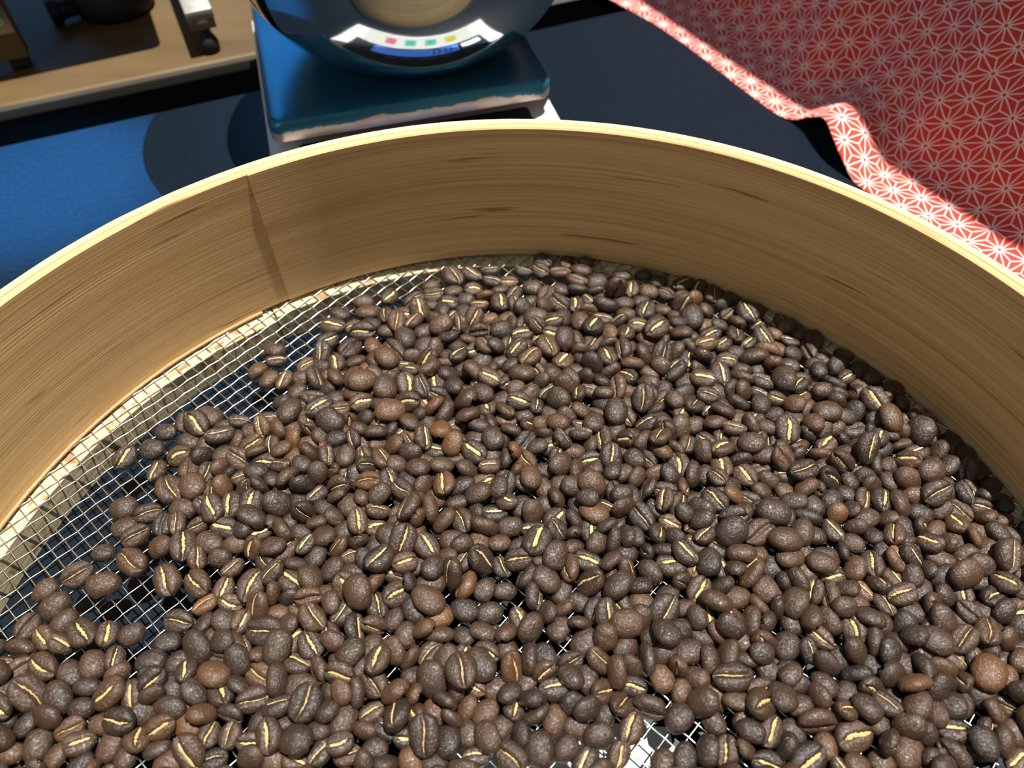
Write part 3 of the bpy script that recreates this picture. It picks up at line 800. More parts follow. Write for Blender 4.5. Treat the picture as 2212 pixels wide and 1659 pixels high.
1526,547,209,24,-4,-8,96,912,100,100, -355,762,627,18,-6,15,96,970,106,102, -422,1165,618,27,-51,-80,4,1165,101,98, -607,621,233,85,-9,3,-50,1031,106,101,
-166,116,237,41,-11,15,88,830,98,95, 1164,248,451,89,-23,-27,-24,830,106,110, 122,189,378,26,-44,-8,84,901,104,100, 573,602,684,22,-54,75,-28,949,99,95,
192,22,288,16,-95,-18,-12,830,101,94, -79,1193,717,11,-29,-94,-7,1003,98,103, -640,822,628,64,0,4,-76,952,95,94, 36,1351,685,12,-90,-34,-20,1029,95,107,
-28,1466,575,5,-14,26,-94,1036,104,104, 54,325,391,22,-43,72,-47,1033,97,104, -939,448,406,41,-42,78,14,916,107,100, 488,793,459,41,-7,-13,89,910,99,104,
657,1295,710,22,-56,76,21,1220,93,107, 1276,1,225,95,-8,0,-28,1052,95,95, 241,668,580,96,11,23,0,1038,95,106, -604,1074,721,16,28,-90,-24,932,102,102,
-1294,553,320,6,-68,-72,1,896,103,103, 1280,-220,327,81,28,24,-44,830,105,105, -1114,46,182,44,-6,7,-88,830,101,92, -360,1152,737,1,-81,53,22,1002,96,105,
54,1213,687,95,-20,-6,-16,1165,99,99, 454,215,223,91,-5,5,-39,1032,102,95, 1497,225,299,82,7,30,-46,830,99,108, -1302,12,270,86,39,9,30,830,94,97,
696,509,796,94,-7,-28,5,867,97,97, 1602,557,302,20,25,-11,-93,911,96,97, -247,-278,198,17,2,7,97,830,104,102, 1703,613,553,14,74,-61,-20,907,103,107,
-41,-178,206,37,-1,-4,-92,894,94,99, -169,1062,929,80,-7,-45,-36,1209,107,105, -785,1533,376,4,17,97,-5,1187,97,92, 1280,270,422,18,59,67,-38,937,103,105,
-444,476,624,45,2,-1,88,946,106,98, -1603,-187,562,23,15,41,86,1063,94,98, -474,83,227,80,-9,-6,57,967,95,105, 1128,588,231,41,-6,-8,90,1066,101,97,
1442,-66,397,4,69,-43,57,830,104,106, 1379,920,353,15,98,5,4,1026,105,105, -1382,787,325,14,67,71,9,965,96,102, -188,692,351,94,-22,-20,9,1091,95,93,
1344,297,304,15,85,-49,-4,898,105,101, 810,517,828,45,-87,-5,-10,984,99,108, 1527,616,321,4,9,-34,92,976,96,98, -1440,551,205,97,-8,-4,19,939,104,95,
-458,700,513,7,78,-47,-39,1202,93,103, 1210,606,229,45,-2,10,-88,936,107,110, 447,1625,494,46,86,1,-18,1196,100,110, 1165,1038,555,88,3,-31,-32,947,105,98,
173,266,197,81,-9,-4,56,912,93,93, -334,700,351,47,-21,41,-74,908,106,94, -1487,447,202,98,-10,1,9,830,103,106, 1698,745,346,83,-34,-20,38,1036,101,101,
1452,9,316,10,-38,-90,14,890,100,108, -896,-34,349,77,-50,3,-38,862,101,99, -813,1367,453,31,-56,76,5,1083,100,110, 1266,491,350,8,31,39,-85,830,93,102,
-998,377,305,17,89,40,1,830,105,108, 369,897,414,30,-62,66,-27,1047,103,101, -41,662,736,63,11,-16,-73,936,94,103, -177,445,498,20,-13,17,-95,830,94,101,
366,444,623,56,-24,70,-35,1005,107,99, 1721,384,254,18,1,9,-97,1153,106,101, 651,-88,228,63,-5,9,-76,1033,97,99, 1044,-301,248,3,19,8,97,830,101,99,
-326,-15,208,1,3,9,99,830,98,109, -820,-210,286,3,-4,-98,-15,898,97,94, 378,1482,683,13,56,-80,9,1154,103,106, 589,522,297,16,-96,16,1,830,107,106,
1849,582,191,72,7,-6,-67,830,106,98, 170,543,368,10,50,-84,-12,1076,104,105, 489,1331,781,32,-61,65,-28,1068,99,108, 93,1293,829,5,-41,89,-15,1084,101,100,
-498,1541,559,2,-70,69,12,1058,96,94, -267,1032,484,47,67,45,32,1171,103,108, -978,760,617,1,-4,-13,-98,913,105,103, 988,802,440,15,-15,15,96,1075,100,105,
414,576,651,74,51,41,-5,992,105,99, 354,365,538,86,-38,-21,24,906,106,97, 698,717,517,58,-22,49,-60,1018,102,96, -33,363,271,10,-50,-84,10,830,105,95,
1124,1420,436,7,-56,-81,-3,1055,100,100, 443,277,355,90,-39,-8,-8,982,106,100, 698,454,703,26,87,40,3,867,105,104, 449,1133,638,23,68,57,37,1111,99,93,
-294,131,576,19,-41,22,85,943,100,104, -830,510,603,61,67,-33,-25,986,98,110, -391,-280,375,80,-44,26,29,874,95,99, -416,345,337,24,-94,21,-1,966,98,96,
823,763,327,12,61,76,10,1031,97,96, -264,772,589,9,-15,-21,-95,978,96,100, 735,269,414,16,-40,33,83,931,105,110, 587,868,924,27,83,46,-4,999,105,101,
625,1587,445,12,80,57,4,1124,101,109, -18,62,224,61,1,4,78,923,97,106, 1700,100,399,42,29,22,-82,1038,97,99, -1302,-144,212,98,-10,-2,0,899,95,104,
237,1311,372,14,54,-81,4,1093,106,92, -1164,547,289,1,29,-93,-17,830,94,104, -193,-145,402,44,10,-77,43,830,102,105, 232,230,187,94,8,-5,-30,830,96,96,
834,69,459,53,-69,38,27,1010,95,100, -43,458,201,98,-10,6,9,842,101,95, -1209,843,484,81,33,45,7,880,103,99, 1115,642,587,6,30,-37,-87,951,105,110,
-1235,1047,247,94,-8,5,-29,1079,106,104, -810,207,203,98,-10,-3,6,830,99,107, 286,600,939,17,-12,-12,96,830,97,95, 339,965,534,58,-8,-7,-79,980,105,102,
-458,-274,405,65,39,23,-59,830,93,104, -926,514,307,7,24,-95,-14,907,103,101, -400,-177,314,13,-30,-90,25,834,100,99, 537,-9,461,21,-63,-36,-64,867,96,107,
1533,-298,296,16,95,23,8,830,94,108, -456,874,490,6,-44,-4,88,1128,95,96, 287,193,349,11,56,-78,-22,957,106,97, -215,-106,667,32,5,65,68,871,98,98,
795,-77,300,15,-97,-14,4,862,105,103, -152,1561,432,16,-51,77,32,990,107,104, 791,701,597,7,47,87,1,830,105,93, 754,417,401,1,-94,31,10,1008,100,96,
-1289,926,222,94,-8,5,-30,953,104,104, -998,971,607,0,-56,-76,-30,909,98,107, 709,564,548,83,41,-28,-21,1027,102,98, 1076,1177,343,7,-19,-96,14,1022,105,102,
436,160,415,71,24,-33,56,980,96,109, 1366,32,235,98,9,3,9,1031,97,102, -400,1613,487,13,-83,44,29,1115,99,108, 1257,859,326,2,-34,92,-15,958,105,102,
-744,452,547,7,-46,86,-14,832,98,95, -436,778,624,96,1,22,-9,830,105,99, -690,905,549,6,8,9,-98,897,95,105, -110,1112,650,28,-7,3,95,1029,102,104,
-848,723,709,51,11,-53,-66,1044,99,102, 533,878,440,82,43,29,20,1067,97,106, 797,1620,476,26,-42,66,55,1025,102,109, 1032,1045,459,82,4,4,55,942,104,105,
1093,534,427,58,77,-19,-9,1057,98,97, 1129,302,303,16,-98,0,4,882,101,103, -758,160,495,90,-1,-27,-30,830,104,98, -127,-53,296,8,24,94,16,830,94,108,
-21,115,430,55,-21,-43,-67,979,94,99, 552,966,410,13,93,2,30,992,97,102, -493,588,488,20,6,-94,24,928,95,97, 1208,923,831,78,0,-20,-58,918,100,103,
-837,273,433,19,73,20,61,913,97,104, 63,893,331,15,-88,-42,3,988,102,102, 1424,247,213,88,-6,-5,45,995,95,93, 820,1089,615,3,-98,11,6,903,105,101,
990,698,310,82,43,0,-36,830,98,110, 832,833,560,8,30,-91,21,1027,94,98, 234,1648,375,17,-88,42,-1,1058,102,108, 42,-42,184,86,-9,-3,47,830,97,93,
-1337,-261,186,36,1,-10,-92,830,96,95, 856,136,484,73,37,56,-1,1026,98,96, 643,549,591,36,19,-10,89,830,93,105, -497,811,595,31,79,-49,-12,1050,100,96,
-658,699,435,24,-15,81,49,948,107,106, 1651,-9,544,93,5,2,34,875,96,102, 562,120,278,96,15,14,12,957,96,108, 196,968,541,95,6,-14,-24,920,97,100,
-741,672,294,16,88,43,1,878,103,97, 1454,687,200,75,-6,8,-64,830,106,105, 237,1159,555,48,16,-50,69,991,102,100, -660,570,319,15,35,7,91,834,98,102,
-89,53,330,9,15,96,14,920,106,106, 1270,-292,394,38,-79,19,42,830,97,107, 487,720,322,80,39,20,38,898,101,96, 421,1295,751,5,80,-58,2,999,101,103,
1761,563,308,16,-97,13,2,897,101,103, -341,43,422,31,79,2,51,912,99,96, -1398,978,192,99,9,-2,-1,872,101,94, 1568,37,366,80,19,-48,-27,830,96,110,
-16,616,560,18,92,-31,10,906,103,103, -166,764,435,89,-7,40,17,1040,95,94, 1609,-116,852,8,-15,-65,73,1079,104,110, 762,85,222,45,-3,-11,87,912,93,109,
-629,449,401,5,89,15,41,940,97,93, -488,310,422,47,69,50,19,1118,95,93, 369,202,347,5,52,83,14,1057,104,100, 861,1369,617,11,96,18,-7,1082,94,100,
611,722,514,83,-1,17,-52,830,102,109, 1561,476,214,32,-6,9,-93,884,95,107, 374,1409,332,11,-88,-43,9,1050,102,95, -1630,-100,734,7,-30,-89,-30,961,97,96,
1581,-55,413,34,6,-20,-91,983,100,99, 709,-255,381,8,-45,-13,-87,830,96,97, -1183,779,293,8,68,-70,-13,906,99,96, -787,841,500,6,-50,-38,-76,1073,100,98,
600,462,330,85,36,-27,-24,845,104,105, -215,471,229,4,2,11,-98,940,100,106, -95,1069,367,3,-81,56,-11,1001,106,106, 1437,185,512,21,-87,2,43,1020,104,98,
-588,738,379,57,31,1,74,1079,101,97, -1252,795,341,14,66,-72,-10,965,99,108, 896,919,656,3,-13,-97,16,950,93,95, -349,1317,487,21,-85,-37,-27,1069,97,108,
643,1241,719,31,4,-32,88,830,107,93, -274,934,672,68,-19,-16,-68,1043,101,93, -1053,172,287,51,15,-31,-78,865,106,94, -1027,900,347,4,-34,91,17,991,103,101,
-612,518,225,24,4,-7,-96,1021,93,98, -33,1663,363,14,74,-64,-7,1078,105,103, -820,1229,418,38,-36,-76,35,1067,96,95, -709,816,766,30,-52,-76,18,830,98,99,
1296,1104,585,0,-3,-15,98,830,99,104, 1392,521,366,23,-40,15,86,830,100,92, -780,512,190,98,10,1,-10,830,100,97, 1341,1397,353,15,-66,71,-10,1030,94,106,
418,630,651,6,-10,16,-97,830,99,101, -298,859,338,1,-17,-96,16,1033,98,99, -898,860,594,20,12,-11,-95,882,96,101, 789,328,593,56,-16,-29,-75,830,105,104,
294,495,330,8,67,-71,-14,971,104,103, -164,993,783,78,-42,3,44,1076,107,100, -337,1251,701,14,-35,76,-51,1111,97,107, 1319,458,269,58,-25,8,76,830,98,94,
-806,789,632,34,8,13,92,830,105,97, 420,463,516,45,-41,-21,75,932,96,97, 1590,1108,260,94,11,1,28,1147,93,105, -550,767,792,36,6,-91,-13,830,106,97,
597,291,393,43,-79,10,39,836,99,107, 538,475,422,42,40,-80,-10,920,102,106, -289,1108,479,27,-27,-85,-33,1075,98,101, -914,107,355,49,75,-37,-19,959,94,102,
834,967,383,39,-6,-36,-84,1065,105,93, 762,1054,475,20,39,-89,7,1010,102,93, 1039,324,237,10,1,-10,-98,1024,103,104, 917,-66,278,92,32,-9,13,830,96,99,
1219,-109,201,58,4,10,80,830,98,105, 499,1213,409,19,41,88,-1,1047,99,109, 23,173,268,11,-55,-81,11,830,96,94, -199,622,284,93,-31,-2,17,897,96,107,
1740,509,556,71,-26,-44,-46,865,101,105, 60,1450,492,9,-5,98,-5,1064,101,105, -642,1618,251,98,-13,-2,0,1087,98,97, 249,844,223,98,-11,-2,-1,940,95,106,
1478,758,221,95,6,14,22,868,101,94, 1302,694,204,76,-7,9,-63,830,93,107, 680,1070,584,88,11,-3,-44,830,103,96, 1329,605,352,28,-79,-48,22,905,106,93,
-147,1242,560,88,-23,28,-27,1057,102,108, 1440,487,246,74,-6,9,-65,1027,97,109, -1026,1244,202,85,-7,-6,50,927,102,94, 395,736,557,80,-19,-3,55,855,98,100,
578,1306,612,79,-20,52,-22,1069,94,106, 1467,318,365,36,-52,-6,76,830,97,100, 968,940,657,53,59,-40,-44,924,94,103, -932,972,409,38,-30,-57,65,990,96,108,
1567,413,515,31,-54,-13,76,830,106,100, 690,110,338,29,35,9,87,840,105,109, 820,1761,342,15,91,36,2,1083,103,95, 65,801,333,12,51,83,12,1002,93,102,
1343,400,205,86,7,7,48,918,98,97, 1236,1470,482,2,13,40,-89,843,104,95, 733,-171,318,15,-93,-31,5,953,99,100, 410,401,218,10,1,11,-98,947,93,102,
-499,1374,394,4,43,88,16,1220,93,101, -805,-146,195,43,2,-10,-89,830,101,101, 901,781,406,1,-6,69,71,886,106,107, -315,-79,450,17,-57,10,79,876,98,99,
953,650,291,94,-2,26,-14,863,96,103, 1405,1004,383,80,3,-40,43,967,102,97, 477,103,224,95,-11,0,24,964,95,104, 326,1542,246,62,-8,-6,77,1059,102,105,
1119,1328,414,49,-84,16,-14,1076,99,105, -524,394,468,42,27,-2,85,859,99,95, 130,1480,760,24,-29,-87,-27,877,103,104, -403,978,600,45,5,24,85,968,97,93,
943,1297,316,6,12,97,15,872,105,110, 1494,1234,209,34,-1,9,-93,923,105,99, -887,399,329,8,-86,45,-18,886,101,107, 594,828,410,55,-7,38,73,1052,98,108,
1278,633,194,91,-8,6,-39,830,97,101, -724,-159,197,9,-3,10,-98,830,93,103, 421,1787,230,98,10,-1,13,1013,103,102, -80,767,581,12,96,19,-10,830,103,105,
-347,1723,296,14,-98,0,-3,947,103,92, 1030,923,565,29,-3,2,95,830,96,104, 1832,660,195,96,-9,0,24,852,105,98, 1225,251,281,10,-44,-87,13,835,97,99,
-962,811,356,3,6,98,16,1012,106,108, 115,1759,224,98,10,-3,-7,963,102,104, 1795,607,453,96,-18,11,-9,830,99,99, 283,911,637,26,95,-9,2,887,95,107,
974,1122,413,36,45,-11,80,902,106,107, 1775,786,240,88,10,2,45,1072,102,101, 1064,715,349,17,97,0,-4,992,95,109, 1660,424,640,65,-35,37,-55,830,107,94,
1284,68,239,94,-19,5,-22,866,105,96, -22,694,402,12,-78,-59,-10,1076,102,103, -167,1850,355,12,91,-34,-11,1048,104,101, 456,876,632,24,-86,17,-39,830,104,101,
1417,-266,190,24,5,9,95,830,96,98, 953,1687,352,12,59,-78,-10,1059,105,101, -986,520,481,89,-2,-20,-38,830,105,105, 909,186,463,6,72,-21,-64,910,99,93,
-315,-138,408,38,23,88,-4,896,105,109, 127,687,203,82,7,-8,-55,882,93,100, 665,176,308,12,-72,-66,11,936,93,99, 313,798,316,16,-97,-12,-3,939,100,100,
73,1612,417,23,34,-19,88,1053,97,102, 1376,667,364,24,29,-39,83,830,104,99, -229,1158,595,84,-8,-19,-48,1005,99,98, 527,1260,574,85,-48,14,9,1026,94,101,
765,17,296,87,-44,-3,-19,830,94,103, -129,1462,630,1,1,-84,-52,831,104,108, 1303,1330,345,25,55,73,29,830,105,105, -192,-52,438,43,-64,48,-40,1067,100,109,
-746,1319,344,12,50,84,13,1014,94,104, 1009,-150,204,94,-1,-1,-32,830,101,105, 109,856,513,98,-6,-11,8,830,95,93, 175,204,379,42,85,0,28,830,103,105,
-772,260,425,53,68,-22,43,891,96,110, -1134,798,377,27,-42,46,-72,830,101,95, -774,384,316,4,-16,-40,-89,830,103,102, 948,1065,393,25,-14,-83,46,1007,95,97,
1281,-325,610,7,-31,26,-90,1029,100,107, -209,981,337,15,95,22,0,1063,103,96, 670,433,332,17,93,-28,-1,956,98,106, 831,614,688,94,-5,29,-12,830,96,97,
1492,957,363,9,6,-36,91,1095,97,103, 1641,274,220,98,-6,-7,-7,830,106,108, 1538,1184,244,15,11,-15,96,830,105,101, 1009,1441,372,21,57,-78,-4,1105,93,95,
-558,471,425,33,38,80,-30,977,100,96, -720,550,282,92,-34,-7,11,830,102,107, -1029,1404,219,98,-10,-1,-13,915,103,106, -1083,1290,218,88,-11,-3,44,898,96,108,
-510,12,273,52,24,-18,-79,848,101,92, 523,672,347,42,76,39,27,905,100,92, -215,1329,636,3,49,-83,21,977,102,107, 852,205,335,25,-35,-78,44,830,103,102,
-303,1053,627,14,36,-42,-81,957,94,102, 229,145,400,74,-47,32,34,867,103,96, -746,105,331,4,-35,93,-4,971,107,99, 561,737,288,88,43,3,17,830,97,104,
211,881,704,20,88,-26,-33,865,102,105, -568,352,216,98,11,-2,-2,888,98,108, -174,389,305,15,87,44,3,907,103,100, -116,458,199,70,5,8,70,911,105,94,
-533,927,667,90,-41,0,2,909,98,108, 864,1002,674,32,8,37,86,981,103,94, 623,910,494,52,-55,62,15,1065,103,104, -958,1233,298,10,80,56,12,934,96,95,
1349,762,341,6,34,-92,-13,1058,107,97, 551,413,303,87,-44,-8,-15,830,96,106, 988,1193,432,51,76,-36,-3,1067,101,96, -117,1313,254,92,14,2,35,1007,102,106,
128,613,186,11,1,-6,98,830,104,94, 202,1505,739,5,-97,-3,-17,923,101,109, 1827,448,285,89,-26,7,-35,970,100,97, 850,908,312,1,55,-82,-6,931,96,96,
234,1008,382,37,10,-46,79,906,105,102, -370,1493,271,21,-5,-13,-96,1049,101,109, 439,743,229,25,2,-4,-96,920,101,109, 708,871,295,11,-83,-52,11,830,105,106,
1706,465,234,98,-11,2,6,966,98,110, 159,1868,326,16,-92,34,-2,909,106,109, 628,589,417,45,-65,-58,11,1000,101,98, -578,415,302,16,97,9,5,830,104,109,
-343,537,813,59,30,73,-3,981,104,94, -124,956,578,95,-24,8,-15,898,93,110, 350,492,742,85,-46,-22,9,830,102,102, 171,627,464,65,12,58,46,999,100,95,
1112,1083,311,19,-95,14,12,830,94,106, -104,705,322,15,-96,-19,0,1040,95,93, 1106,466,221,25,0,11,95,948,96,104, 774,1291,343,7,59,-78,-15,1020,100,103,
1356,967,587,98,3,11,-5,830,106,99, 1474,-222,321,16,-83,-51,5,951,95,103, 753,968,189,19,0,9,-97,845,106,95, -500,526,318,15,24,-94,8,830,104,101,
1603,167,254,17,1,21,95,947,95,98, -10,1035,584,6,-52,-76,35,944,103,98, 1430,-133,200,81,-7,-8,55,830,97,104, 1047,642,210,55,9,5,81,954,99,93,
-796,1446,342,8,36,-91,-14,966,104,108, 759,1421,701,20,-17,25,92,965,103,99, -894,1167,210,85,-8,-7,50,916,94,101, 1218,811,350,3,-10,-73,66,830,96,97,
-559,649,377,56,-41,3,-70,926,99,107, 225,428,360,81,-30,27,39,896,96,109, 233,537,374,30,41,36,77,875,97,110, 1518,-6,367,3,-77,56,28,945,93,96,
411,342,429,5,81,-24,-51,921,94,108, 451,1457,307,80,21,-18,-52,1022,96,107, 1501,483,440,49,2,-83,-24,949,95,95, 579,1481,600,1,6,98,10,947,95,105,
1310,1213,543,65,-5,1,-74,861,98,108, 292,1029,499,95,-9,21,-18,830,103,100, 1429,1099,450,56,50,64,6,973,101,102, 589,1173,340,10,-21,-38,88,937,96,107,
-257,1235,384,91,-16,34,14,999,97,103, 952,279,461,60,8,-78,4,833,104,105, -214,1524,448,41,-66,60,10,830,104,109, -417,1346,347,88,43,15,-3,830,104,105,
-1627,-131,191,97,9,2,17,830,97,98, 430,939,242,76,-2,1,63,1027,93,105, 537,799,315,12,53,82,12,924,97,103, 597,199,204,9,-1,-11,-98,830,94,108,
-704,614,207,95,-10,4,-26,837,100,108, 727,1115,327,88,36,7,27,1056,95,95, 41,604,214,81,10,4,55,938,93,101, -420,1535,590,20,83,50,8,964,99,105,
-547,1713,311,11,-81,-54,12,947,97,99, -1107,1023,285,15,98,-6,-5,830,100,102, 133,761,207,23,-2,2,96,830,96,107, 127,1543,576,2,1,14,-98,1058,104,96,
-1007,689,439,26,-50,68,44,949,96,104, -22,816,337,34,-59,60,-40,888,95,103, -312,1190,388,5,60,79,0,1062,105,108, 896,1439,366,6,-96,-21,-3,986,98,109,
137,1183,563,88,26,-34,18,830,96,96, 203,696,232,10,2,-4,98,1005,106,102, 725,1332,483,9,50,-13,-84,1046,103,109, 456,473,203,53,-8,-8,83,842,97,105,
1592,805,369,17,94,24,0,1052,99,109, 1247,914,539,93,13,-14,28,830,105,99, -766,1610,232,96,-10,5,-22,955,98,110, 608,1423,231,90,-10,2,-41,982,98,106,
-620,896,715,34,-76,51,-17,830,94,101, 939,1385,341,17,92,32,2,966,97,109, 1085,1010,215,12,4,-11,-98,875,94,109, 1268,561,349,43,-44,3,78,830,104,99,
830,1296,763,20,73,51,-38,1139,98,96, -1644,-54,254,80,9,5,57,1091,104,107, -850,834,260,41,-4,-3,90,1072,103,110, 990,1630,330,19,6,47,-85,830,101,103,
312,1642,312,13,70,68,8,953,102,98, -359,303,444,16,-63,1,-74,846,104,99, 326,1197,610,72,39,-53,15,916,94,95, 1135,1265,493,21,43,-74,45,1097,94,96,
-598,1415,232,79,-11,3,-59,931,97,109, 29,1148,514,95,13,1,25,830,101,103, -527,897,261,22,-23,3,-94,830,101,97, 650,342,298,20,46,-85,-5,830,103,98,
-822,1138,315,15,98,1,-3,1017,93,93, -875,1313,275,9,39,-90,-13,865,94,93, 1195,395,372,50,40,-69,-29,831,97,95, 1364,705,307,7,14,-39,90,830,102,99,
-891,788,618,10,12,96,-21,830,100,96, -589,1017,365,0,-36,-15,91,931,94,105, 1221,1024,340,41,-16,44,-77,928,98,109, 354,1869,225,11,3,10,98,982,95,102,
1756,865,198,89,7,-6,-42,830,106,103, -884,983,214,86,4,-5,-49,946,97,98, 399,1072,316,92,-18,-11,-30,1078,104,97, 593,651,339,16,-97,9,2,952,105,109,
533,1651,227,16,-3,10,97,998,98,97, 1424,1183,395,12,-95,-26,0,830,94,108, 392,1104,659,5,1,23,96,830,94,107, 432,1244,421,52,80,5,26,935,106,106,
1128,374,227,5,-3,9,-98,1060,98,96, -666,1690,210,7,-3,10,-98,909,95,101, 88,1126,342,79,44,3,40,968,94,102, 1235,1329,245,97,10,18,-6,830,105,95,
898,612,287,14,-95,22,-7,911,98,93, -318,1388,389,60,43,8,65,924,104,98, 747,1186,217,88,-9,-4,44,965,99,99, 483,406,390,17,-75,24,-57,847,93,99,
1350,1060,405,49,20,-62,57,830,105,109, -392,722,311,55,3,26,78,990,99,106, 913,860,370,4,-65,-74,11,1044,96,106, -843,59,394,68,-29,38,53,830,96,103,
-574,820,416,32,-68,61,20,991,103,94, -760,1180,358,7,25,8,-95,830,100,96, -912,739,370,70,-8,33,61,1022,99,94, -866,917,372,77,3,-44,45,893,100,101,
-1677,7,729,39,9,22,88,953,98,109, -949,697,733,38,82,-5,-40,830,96,96, 546,249,189,91,-9,-1,37,842,103,95, -137,904,249,77,-7,-6,62,1062,105,107,
-728,1208,681,47,14,44,74,955,97,100, -1097,929,262,58,26,-11,-75,830,99,94, -52,1369,723,94,-7,24,-15,830,103,100, 601,1232,270,21,7,19,95,966,97,107,
1467,834,246,41,-2,-5,-90,1042,95,103, 257,602,218,49,5,3,86,946,105,101, -80,833,235,71,-5,-8,68,1042,104,101, -656,650,470,13,-36,34,85,830,100,104,
578,1735,310,13,-65,73,-9,956,95,97, 659,1720,214,19,-4,-10,96,861,103,110, -751,929,342,92,-6,34,-9,930,102,100, -334,372,220,97,-10,1,15,935,103,104,
-369,1407,246,60,3,0,-78,1063,102,103, 663,667,394,26,-72,-41,47,940,95,94, -803,639,218,61,1,4,78,937,93,101, 253,748,427,51,-40,38,-65,965,100,102,
-1136,860,210,26,-4,8,-95,954,104,96, 545,584,287,13,88,-41,-10,830,97,103, 1300,930,323,4,-24,5,96,981,93,104, 250,1553,342,56,-24,25,-74,1008,106,107,
-102,1375,665,24,87,-35,-20,915,104,105, 1613,1044,366,89,9,39,15,922,100,100, 1423,756,352,45,-60,-55,34,915,93,102, 714,1794,184,99,9,2,-1,830,106,93,
-196,1276,223,87,10,-3,-46,925,102,108, -968,52,285,0,-22,-95,-16,830,103,101, -129,584,321,77,22,-37,-46,851,98,94, -727,1123,237,93,0,3,33,979,104,107,
-995,853,573,17,9,-42,-87,872,103,95, 165,871,325,17,-97,-8,-2,948,98,104, 1443,852,776,0,92,37,-4,911,99,108, -1213,906,227,72,10,6,67,970,106,97,
975,754,285,16,97,9,5,830,94,102, 322,873,305,58,28,-35,-67,830,102,102, 113,1065,384,16,65,-73,-1,830,97,101, 63,1026,200,3,-2,-7,-99,830,103,103,
1553,850,271,90,-40,-8,9,830,94,95, 1190,901,436,47,26,-82,10,918,103,98, -807,1297,279,4,15,25,-94,830,95,103, 1206,1134,588,27,85,41,9,846,107,107,
652,843,335,51,-76,32,-19,843,97,100, -272,1671,301,15,-97,12,-3,928,98,96, -885,1245,206,98,10,-1,2,830,103,108, -1324,1018,322,13,-62,-75,10,972,98,100,
-233,401,313,93,-11,-29,-10,911,101,96, -650,999,436,37,-55,56,48,830,104,101, -284,650,191,24,0,-10,96,830,97,99, 1246,132,220,97,4,3,19,894,105,107,
-690,1047,644,2,12,-98,-5,830,105,101, 932,1144,342,36,-27,41,-78,917,96,99, 253,1856,315,2,8,97,-16,974,95,98, -153,-300,457,80,55,-19,8,1025,106,100,
327,1797,343,1,-28,-94,17,1027,96,103, 756,731,210,55,-2,8,-82,830,100,110, 131,980,278,9,-24,6,-95,830,97,107, -27,1109,216,43,3,-8,-89,991,102,96,
6,938,498,22,5,38,88,830,94,102, 520,1430,719,8,80,56,-12,926,98,94, 136,928,396,25,45,65,-55,830,106,106, -159,1753,297,4,2,-98,-16,830,105,107,
782,878,288,15,-89,41,-3,883,103,96, 1141,860,351,18,95,19,-8,998,96,102, 318,743,497,4,26,-3,-95,830,107,110, 888,1733,334,13,-52,83,-11,968,95,104,
168,1614,585,16,-39,6,-89,926,103,100, 188,1209,547,88,24,22,-32,830,104,109, 228,476,442,62,-41,-49,-44,830,93,107, -587,-43,194,84,-9,-3,52,870,101,96,
-827,564,184,52,3,-8,-84,830,101,93, -829,1027,338,8,-63,-74,17,948,97,106, 1072,1250,195,24,-2,8,-96,830,99,100, 1806,506,298,89,-40,-9,12,834,104,106,
734,1706,279,9,34,91,13,830,97,99, 1363,1156,399,47,80,-31,-13,1020,105,93, -661,1322,297,15,9,-31,-92,905,105,99, 1812,721,198,93,-10,-1,33,859,98,100,
-546,1510,182,2,-2,9,-99,830,96,92, 748,340,308,10,-59,-78,13,887,100,104, -494,454,255,77,-16,-9,60,957,98,104, -73,1805,318,4,-19,-96,15,957,97,100,
888,390,413,62,-24,-12,-72,830,95,95, -1012,1340,289,3,4,-98,16,830,99,104, 107,379,381,79,-23,31,45,936,101,101, 920,979,253,89,-8,-7,42,1060,98,108,
388,1187,390,72,-41,-3,-54,995,104,92, -192,1694,202,3,-3,-10,98,832,101,105, 1244,1404,269,5,-13,-97,13,830,106,94, 1056,1394,285,9,-35,91,-14,830,95,102,
-867,685,264,93,-14,12,29,970,94,97, -953,893,309,14,-72,66,-8,978,94,95, 328,1738,353,51,85,-4,-7,959,95,95, 180,1708,315,14,-83,-52,5,1022,97,92,
477,1007,326,17,-82,53,-2,899,104,106, -298,1609,420,75,7,-16,-62,959,99,94, 1173,196,244,17,5,-6,-97,1061,95,100, 496,1531,392,36,2,91,-15,892,97,105,
369,1595,375,1,-8,-75,-64,830,104,98, 784,1372,404,71,-50,29,-37,959,103,109, -206,824,322,17,96,18,-1,905,101,108, -80,1876,306,16,97,5,4,918,94,100,
707,1026,299,11,49,-85,-12,921,95,97, 58,703,298,9,94,-25,-17,866,104,93, 395,647,454,18,-58,-77,-14,869,101,93, -1,1186,386,26,31,-88,-21,1002,95,96,
460,640,228,62,5,3,77,989,97,102, 173,1935,307,16,-92,33,-2,947,93,98, 1610,429,214,52,0,5,-84,948,101,98, 1614,8,204,97,-10,-1,-18,830,103,107,
288,1111,605,12,-62,67,-36,872,97,100, 9,1799,274,15,-98,4,-4,830,97,97, 168,1036,195,14,-4,-9,98,830,104,101, 754,1490,621,97,-13,14,-4,830,104,108,
89,504,319,15,98,-5,3,1035,93,93, -226,1405,243,40,-4,13,90,981,100,103, 999,1247,246,21,-3,19,95,830,104,110, -693,771,366,42,2,89,12,830,96,96,
1029,869,310,9,78,59,11,983,106,94, 259,1202,351,54,-6,-35,75,996,105,103, -641,1133,370,88,-33,-5,-32,1073,107,101, 850,559,371,89,-13,-29,-31,1069,105,98,
1718,161,359,15,-96,-17,-2,1069,105,102, 351,1144,343,8,98,-5,-3,1039,95,97, -150,1372,331,15,-93,-28,8,959,96,105, -478,949,382,85,-18,-46,12,883,100,100,
